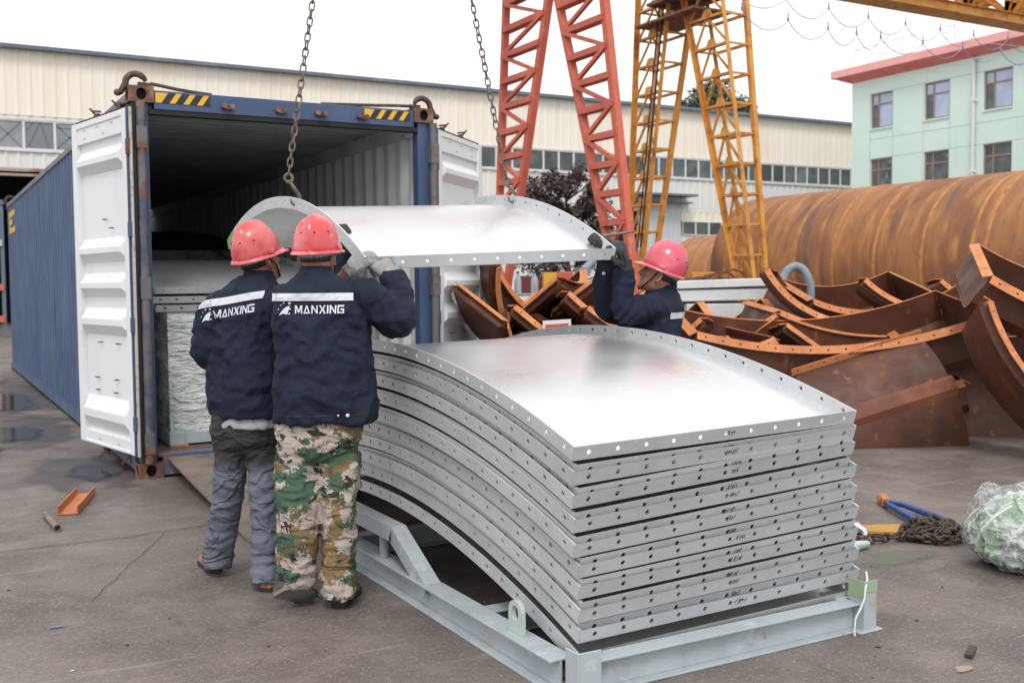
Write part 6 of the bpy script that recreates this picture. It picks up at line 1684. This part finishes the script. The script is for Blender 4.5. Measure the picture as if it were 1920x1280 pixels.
# hair at the nape, helmet, straps, shoes
def hair(parent, P, name='hair'):
    mb = MB(); rings = []
    for z, k, y0 in ((-.026, .89, -.02), (-.018, .945, -.012), (-.006, .97, 0), (.02, .99, 0)):
        ring = []
        for i in range(25):
            a = PI * .5 + PI * (.12 + .76 * i / 24) + PI * .0
            ring.append(P(.0735 * k * math.cos(a - PI / 2 + PI / 2) , -.004 + .100 * k * -abs(math.sin(a - 0)) * (1 if True else 1) * (1.0) if False else (-.004 - .099 * k * math.sin(PI * (.06 + .88 * i / 24))), z) if False else P(.0745 * k * math.cos(PI * (.04 + .92 * i / 24)), y0 * .2 - .004 - .0985 * k * math.sin(PI * (.04 + .92 * i / 24)), z))
        rings.append(ring)
    b = 0
    for i in range(len(rings) - 1):
        mb.sheet(rings[i], (0, 0, 0)) if False else None
    mb.v = [p for r in rings for p in r]; n = 25
    for i in range(len(rings) - 1):
        for j in range(n - 1): mb.face((i * n + j, i * n + j + 1, (i + 1) * n + j + 1, (i + 1) * n + j))
    o = mb.build(name, K['hair'], parent, smooth=60, fix=False); md = o.modifiers.new('t', 'SOLIDIFY'); md.thickness = .004; md.offset = 0
hair(P2, PH)
helmet(P2, PH(0, -.002, .024), f2, (u2 - f2 * .04), K['helmet'])
mb = MB()
for sx in (-1, 1): mb.tube([PH(sx * .082, -.03, .035), PH(sx * .079, .01, -.04), PH(sx * .055, .05, -.10)], .004, 6)
mb.build('chin_strap', K['strap'], P2)
shoe(P2, spot(524, 1112, 4.61), spot(588, 1124, 4.80), (UP * .50 + FF * .9), .050, .055, K['shoe'], K['soleg'])
hp = gspot(636, 1136) + FF * .05; shoe(P2, hp - FF * .06, hp + FF * .2 + FR * .03, UP, .044, .075, K['shoe'], K['sole'])

# ---------------- worker in grey trousers (left, turned right)
D1 = 5.02
base = spot(450, 1090, 5.03); base.z = 0
p1 = MB(); hc = spot(485, 486, 5.06); f1 = (FR * .56 + FF * .78 + UP * .30).normalized(); u1 = (UP - f1 * .28 - FR * .02).normalized()
PH1, *_ = face_head(p1, hc, f1, u1)
limb(p1, [spot(482, 552, 5.05), spot(486, 522, 5.05), spot(486, 502, 5.06)], [.07, .052, .052])
YW = R(24)
ax1, ay1 = torso(p1, [(466, 800, D1, .14, .10), (463, 700, D1, .135, .095), (464, 600, D1, .14, .09), (467, 572, D1, .12, .075), (478, 545, D1 + .02, .06, .055)], YW)
sL1, eL1, wL1 = spot(408, 580, D1 - .02), spot(388, 660, D1), spot(440, 640, D1 + .28)
sR1, eR1, wR1 = spot(525, 560, D1 + .06), spot(628, 560, 5.24), spot(648, 474, 5.28)
limb(p1, [spot(435, 585, D1), sL1, eL1, wL1], [.05, .05, .042, .03]); limb(p1, [spot(490, 578, D1), sR1, eR1, wR1], [.06, .055, .042, .03])
limb(p1, [spot(462, 800, D1), spot(437, 830, D1), spot(427, 925, D1 + .06), spot(408, 1054, D1 + .21)], [.08, .06, .040, .030]); limb(p1, [spot(462, 800, D1), spot(492, 830, D1), spot(497, 935, D1 - .01), spot(498, 1092, D1 - .05)], [.08, .06, .040, .030])
sb = solid_remesh(p1, .008, 4); P1 = sb.build('person', K['skin'], None, smooth=180, fix=False, base=base)
tag(P1, 'leftmost worker, in grey trousers and orange boots, his back turned, reaching for the panel', 'person')
mb = MB(); torso(mb, [(462, 846, D1, .06, .07), (462, 828, D1, .150, .110), (463, 800, D1, .168, .122), (464, 760, D1, .160, .118), (464, 735, D1, .14, .10)], R(10))
limb(mb, [spot(436, 812, D1), spot(432, 865, D1 + .01), spot(427, 925, D1 + .06), spot(420, 980, D1 + .12), spot(411, 1030, D1 + .19), spot(406, 1054, D1 + .21)], [.083, .078, .073, .069, .074, .078])
limb(mb, [spot(492, 812, D1), spot(495, 865, D1), spot(497, 930, D1 - .01), spot(498, 1000, D1 - .01), spot(498, 1060, D1 - .03), spot(498, 1094, D1 - .05)], [.081, .077, .071, .067, .067, .070])
folds = [(spot(428, 935, D1 - .08), .15, (UP + FR * .3).normalized(), .008), (spot(494, 940, D1 - .08), .15, (UP - FR * .4).normalized(), .008), (spot(412, 1025, D1), .17, UP, .012), (spot(497, 1065, D1), .18, UP, .012), (spot(470, 855, D1 - .1), .13, (UP - FR * .5).normalized(), .008)]
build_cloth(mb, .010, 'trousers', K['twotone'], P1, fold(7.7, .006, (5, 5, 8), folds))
mb = MB(); torso(mb, [(464, 798, D1 - .01, .166, .124), (464, 786, D1 - .01, .164, .122), (464, 750, D1, .155, .115), (464, 730, D1, .14, .10)], YW * .7); sbt = solid_remesh(mb, .010, 3, fold(3, .004, (9, 9, 5))); sbt.build('undershirt', K['tee'], P1, smooth=180, fix=False)
mb = MB()
torso(mb, [(466, 779, D1 - .005, .183, .142), (465, 757, D1, .190, .146), (463, 700, D1, .184, .140), (464, 640, D1, .182, .136), (466, 590, D1, .190, .136), (468, 565, D1, .185, .125), (474, 542, D1 + .01, .145, .108), (481, 527, D1 + .02, .095, .088), (484, 518, D1 + .03, .075, .076)], YW)
limb(mb, [spot(440, 578, D1), spot(412, 578, D1 - .02), spot(396, 615, D1 - .02), spot(390, 655, D1), spot(405, 668, D1 + .1), spot(445, 640, D1 + .26)], [.085, .082, .076, .073, .068, .058], 20)
limb(mb, [spot(500, 570, D1 + .03), spot(530, 566, D1 + .07), spot(580, 572, D1 + .15), spot(632, 562, 5.24), spot(642, 530, 5.28), spot(648, 480, 5.28)], [.085, .080, .072, .066, .060, .054], 20)
folds = [(eL1, .17, (UP * .9 + FR * .3).normalized(), .011), (spot(405, 600, D1 - .05), .12, (UP * .6 + FR * .7).normalized(), .008), (spot(465, 740, D1 - .12), .16, (UP * .9 - FR * .4).normalized(), .007), (spot(420, 640, D1 - .1), .15, (UP * .7 - FR * .7).normalized(), .008), (spot(500, 650, D1 - .1), .14, (UP * .8 + FR * .6).normalized(), .006)]
jb, J1 = build_cloth(mb, .010, 'jacket', K['navy'], P1, fold(9.4, .010, (5, 5, 5), folds))
mb = MB(); cA = []
for u, v, d, a, b in ((484, 521, D1 + .03, .074, .076), (485, 509, D1 + .04, .069, .072), (485, 507, D1 + .04, .064, .067), (484, 518, D1 + .03, .068, .071)): cA.append(ell(spot(u, v, d), ax1, ay1, a, b, 30, 2.2))
mb.loft(cA, False); mb.build('collar', K['navy'], J1, smooth=60)
bo = spot(466, 585, D1); k_ = D1 / FPX; cs = 1 / math.cos(YW)
axq = (ax1 + UP * .16).normalized(); upq = (UP - ax1 * .16).normalized()
drape(jb, bo, axq, upq, ay1, strip_polys(-.185, .16, 17 * k_, 31 * k_, 30, .0)).build('reflective_stripe', K['stripe'], J1, fix=False)
drape(jb, bo, axq, upq, ay1, word('MANXING', -.075, -6 * k_, 15 * k_, .205)).build('lettering', K['logo'], J1, fix=False)
drape(jb, bo, axq, upq, ay1, emblem(-.14, -9 * k_, 20 * k_)).build('emblem', K['logo'], J1, fix=False)
mb = MB(); hand(mb, wR1, spot(641, 428, 5.27) - wR1, (FF * .7 - FR * .5 - UP * .1), -1, (.75, .95, .6), 1.1, .0125); limb(mb, [wR1 + V((0, 0, -.04)), wR1, wR1.lerp(spot(643, 440, 5.27), .4)], [.040, .040, .036])
sbg = solid_remesh(mb, .0045, 3, fold(6, .0014, (40, 40, 40))); sbg.build('glove', K['gloveb'], P1, smooth=180, fix=False)
mb = MB(); hand(mb, wL1, UP * .8 + FF * .5 + FR * .3, FF - UP * .4, 1, (.7, .9, .6), 1.1, .0125); limb(mb, [wL1 - UP * .03, wL1 + UP * .02], [.04, .038])
sbg = solid_remesh(mb, .005, 3); sbg.build('glove', K['gloveb'], P1, smooth=180, fix=False)
hair(P1, PH1)
helmet(P1, PH1(0, -.004, .024), f1, u1, K['helmet'])
mb = MB()
for sx in (-1, 1): mb.tube([PH1(sx * .080, -.02, .03), PH1(sx * .080, .03, -.04), PH1(sx * .05, .06, -.105)], .0045, 6)
mb.build('chin_strap', K['strap'], P1)
h0 = gspot(403, 1074); d_ = (FF * .8 - FR * .40).normalized(); shoe(P1, h0 - d_ * .01, h0 + d_ * .26, UP, .045, .075, K['boot'], K['sole'], 'boot')
h0 = gspot(499, 1109); d_ = (FF * .95 + FR * .2).normalized(); shoe(P1, h0 - d_ * .01, h0 + d_ * .26, UP, .044, .072, K['boot'], K['sole'], 'boot')

# ---------------- worker on the right behind the stack (facing left)
D3 = 5.95
base = spot(1240, 700, D3); base.z = 0
f3b = (FR * -.92 + FF * .36).normalized(); s3 = FF * .92 + FR * .36                       # forward, far side
f3 = (FR * -.90 + FF * .22 + UP * .36).normalized(); u3 = (UP + FR * .40 - FF * .1).normalized()
p3 = MB(); hc = spot(1239, 514, 5.92); PH3, r3, ff3, uu3 = face_head(p3, hc, f3, u3)
limb(p3, [spot(1240, 585, D3), spot(1239, 552, D3 - .01), spot(1241, 528, 5.925)], [.075, .060, .056])
def tor3(mb, rings):
    mb.loft([ell(spot(u, v, d), s3, f3b, a, b, 30, 2.5) for u, v, d, a, b in rings])
def low3(dx, z): return base + FR * dx + UP * z
tor3(p3, [(1226, 790, D3, .15, .10), (1222, 700, D3, .145, .095), (1228, 620, D3, .16, .10), (1236, 585, D3, .16, .09), (1239, 560, D3, .09, .07)])
wl3, wr3 = spot(1171, 498, 5.68), spot(1142, 480, 5.78)
limb(p3, [spot(1234, 590, 5.86), spot(1222, 580, 5.80), spot(1168, 588, 5.76), wl3], [.06, .055, .042, .032]); limb(p3, [spot(1230, 585, 6.05), spot(1205, 575, 6.08), spot(1142, 575, 6.0), wr3], [.06, .055, .042, .032])
pel = spot(1226, 790, D3)
for sg in (-1, 1):
    hip = pel + s3 * sg * .09 - UP * .04; kn = hip - UP * .40 + f3b * .03; an = V((kn.x, kn.y, .09)) - f3b * .02
    limb(p3, [pel, hip, kn, an], [.10, .085, .055, .04])
sb = solid_remesh(p3, .0065, 3); P3 = sb.build('person', K['skin'], None, smooth=180, fix=False, base=base)
tag(P3, 'worker in profile behind the stack, gripping the hanging panel with black gloves', 'person')
mb = MB(); tor3(mb, [(1226, 830, D3, .12, .11), (1226, 790, D3, .17, .125), (1226, 745, D3, .165, .125)])
for sg in (-1, 1):
    hip = pel + s3 * sg * .085; kn = hip - UP * .42 + f3b * .03; an = V((kn.x, kn.y, .05)) - f3b * .02; limb(mb, [hip, hip.lerp(kn, .5), kn, kn.lerp(an, .5), an], [.10, .09, .075, .07, .07])
    hp = V((an.x, an.y, 0)); shoe(P3, hp - f3b * .06, hp + f3b * .2, UP, .045, .08, K['shoe'], K['sole'])
build_cloth(mb, .012, 'trousers', K['greytr'], P3, fold(1.1, .006, (5, 5, 8)))
mb = MB(); tor3(mb, [(1226, 765, D3, .19, .140), (1222, 700, D3, .185, .140), (1224, 640, D3, .185, .138), (1232, 600, D3, .195, .135), (1238, 575, D3, .18, .12), (1241, 556, D3, .12, .10), (1241, 544, D3, .082, .082)])
limb(mb, [spot(1236, 592, 5.87), spot(1222, 578, 5.80), spot(1194, 584, 5.77), spot(1172, 583, 5.74), spot(1167, 560, 5.73), spot(1169, 530, 5.71), spot(1171, 500, 5.70)], [.088, .082, .074, .068, .064, .058, .054], 20)
limb(mb, [spot(1228, 590, 6.05), spot(1205, 580, 6.08), spot(1165, 585, 6.04), spot(1140, 575, 6.0), spot(1134, 530, 5.88), spot(1141, 486, 5.79)], [.09, .085, .078, .072, .064, .054], 20)
folds = [(spot(1167, 600, 5.7), .17, (UP * .7 - FR * .7).normalized(), .011), (spot(1210, 590, 5.75), .13, (FR * .8 + UP * .5).normalized(), .008), (spot(1168, 520, 5.68), .10, UP, .008), (spot(1235, 660, 5.8), .15, (UP + FR * .3).normalized(), .007)]
jb, J3 = build_cloth(mb, .010, 'jacket', K['navy'], P3, fold(12.3, .007, (5, 5, 5), folds))
mb = MB(); mb.loft([ell(spot(u, v, D3), s3, f3b, a, b, 30, 2.2) for u, v, a, b in ((1241, 548, .082, .084), (1243, 533, .074, .078), (1243, 531, .070, .074), (1241, 545, .076, .078))], False); mb.build('collar', K['navy'], J3, smooth=60)
mb = MB(); mb.loft([ell(spot(u, v, D3 - .004), s3, f3b, a, b, 30, 2.2) for u, v, a, b in ((1238, 549, .070, .082), (1237, 534, .066, .076), (1237, 532, .060, .070), (1238, 546, .064, .076))], False); mb.build('shirt_collar', K['collar'], P3, smooth=60)
# reflective stripe across his back: projected from behind
drape(jb, spot(1250, 590, D3), s3, UP, f3b, strip_polys(-.17, .17, -.018, .016, 24)).build('reflective_stripe', K['stripe'], J3, fix=False)
mb = MB(); h = BVHTree.FromPolygons(jb.v, jb.f).ray_cast(spot(1151, 498, 5.2), fw, 2); mb.ball((h[0] if h[0] else spot(1151, 498, 5.65)), .010, 10, 6); mb.build('button', pmat('white_button', (.8, .8, .79), rough=.4), J3, smooth=60)
mb = MB(); hand(mb, wl3, spot(1164, 462, 5.62) - wl3, (FR * -.9 + UP * .1 + FF * .25), 1, (1.15, 1.3, .9), 1.22, .0145); limb(mb, [wl3 - UP * .03, wl3, wl3 + UP * .035], [.042, .042, .04])
sbg = solid_remesh(mb, .0045, 3); sbg.build('glove', K['gloveb'], P3, smooth=180, fix=False)
mb = MB(); hand(mb, wr3, spot(1134, 443, 5.71) - wr3, (FR * -.85 - FF * .5 - UP * .15), -1, (.75, .9, .6), 1.15, .0130); limb(mb, [wr3 - UP * .03, wr3, wr3 + UP * .03], [.042, .042, .038])
sbg = solid_remesh(mb, .0045, 3); sbg.build('glove', K['gloveb'], P3, smooth=180, fix=False)
hair(P3, PH3)
helmet(P3, PH3(0, -.004, .030), f3, u3, K['helmetp'])
mb = MB()
for sx in (-1, 1): mb.tube([PH3(sx * .080, .0, .03), PH3(sx * .078, .035, -.05), PH3(sx * .045, .070, -.108)], .0045, 6)
mb.tube([PH3(-.045, .070, -.108), PH3(0, .085, -.122), PH3(.045, .070, -.108)], .0045, 6); mb.build('chin_strap', K['strap'], P3)
mb = MB()
for sx in (-1, 1): mb.ball(PH3(sx * .030, .080, .004), .011, 10, 7)
mb.build('eyes', pmat('dark_eyes', (.03, .02, .018), rough=.2), P3, smooth=60)
mb = MB(); a, b = spot(1128, 443, 5.74), spot(1190, 434, 5.80); mb.tube([a, a.lerp(b, .4), b], [.010, .0085, .006], 8)
tag(mb.build('pry_bar', K['steelp'], None, smooth=50), 'thin grey pry bar held in the right-hand worker\'s raised glove', 'pry bar')
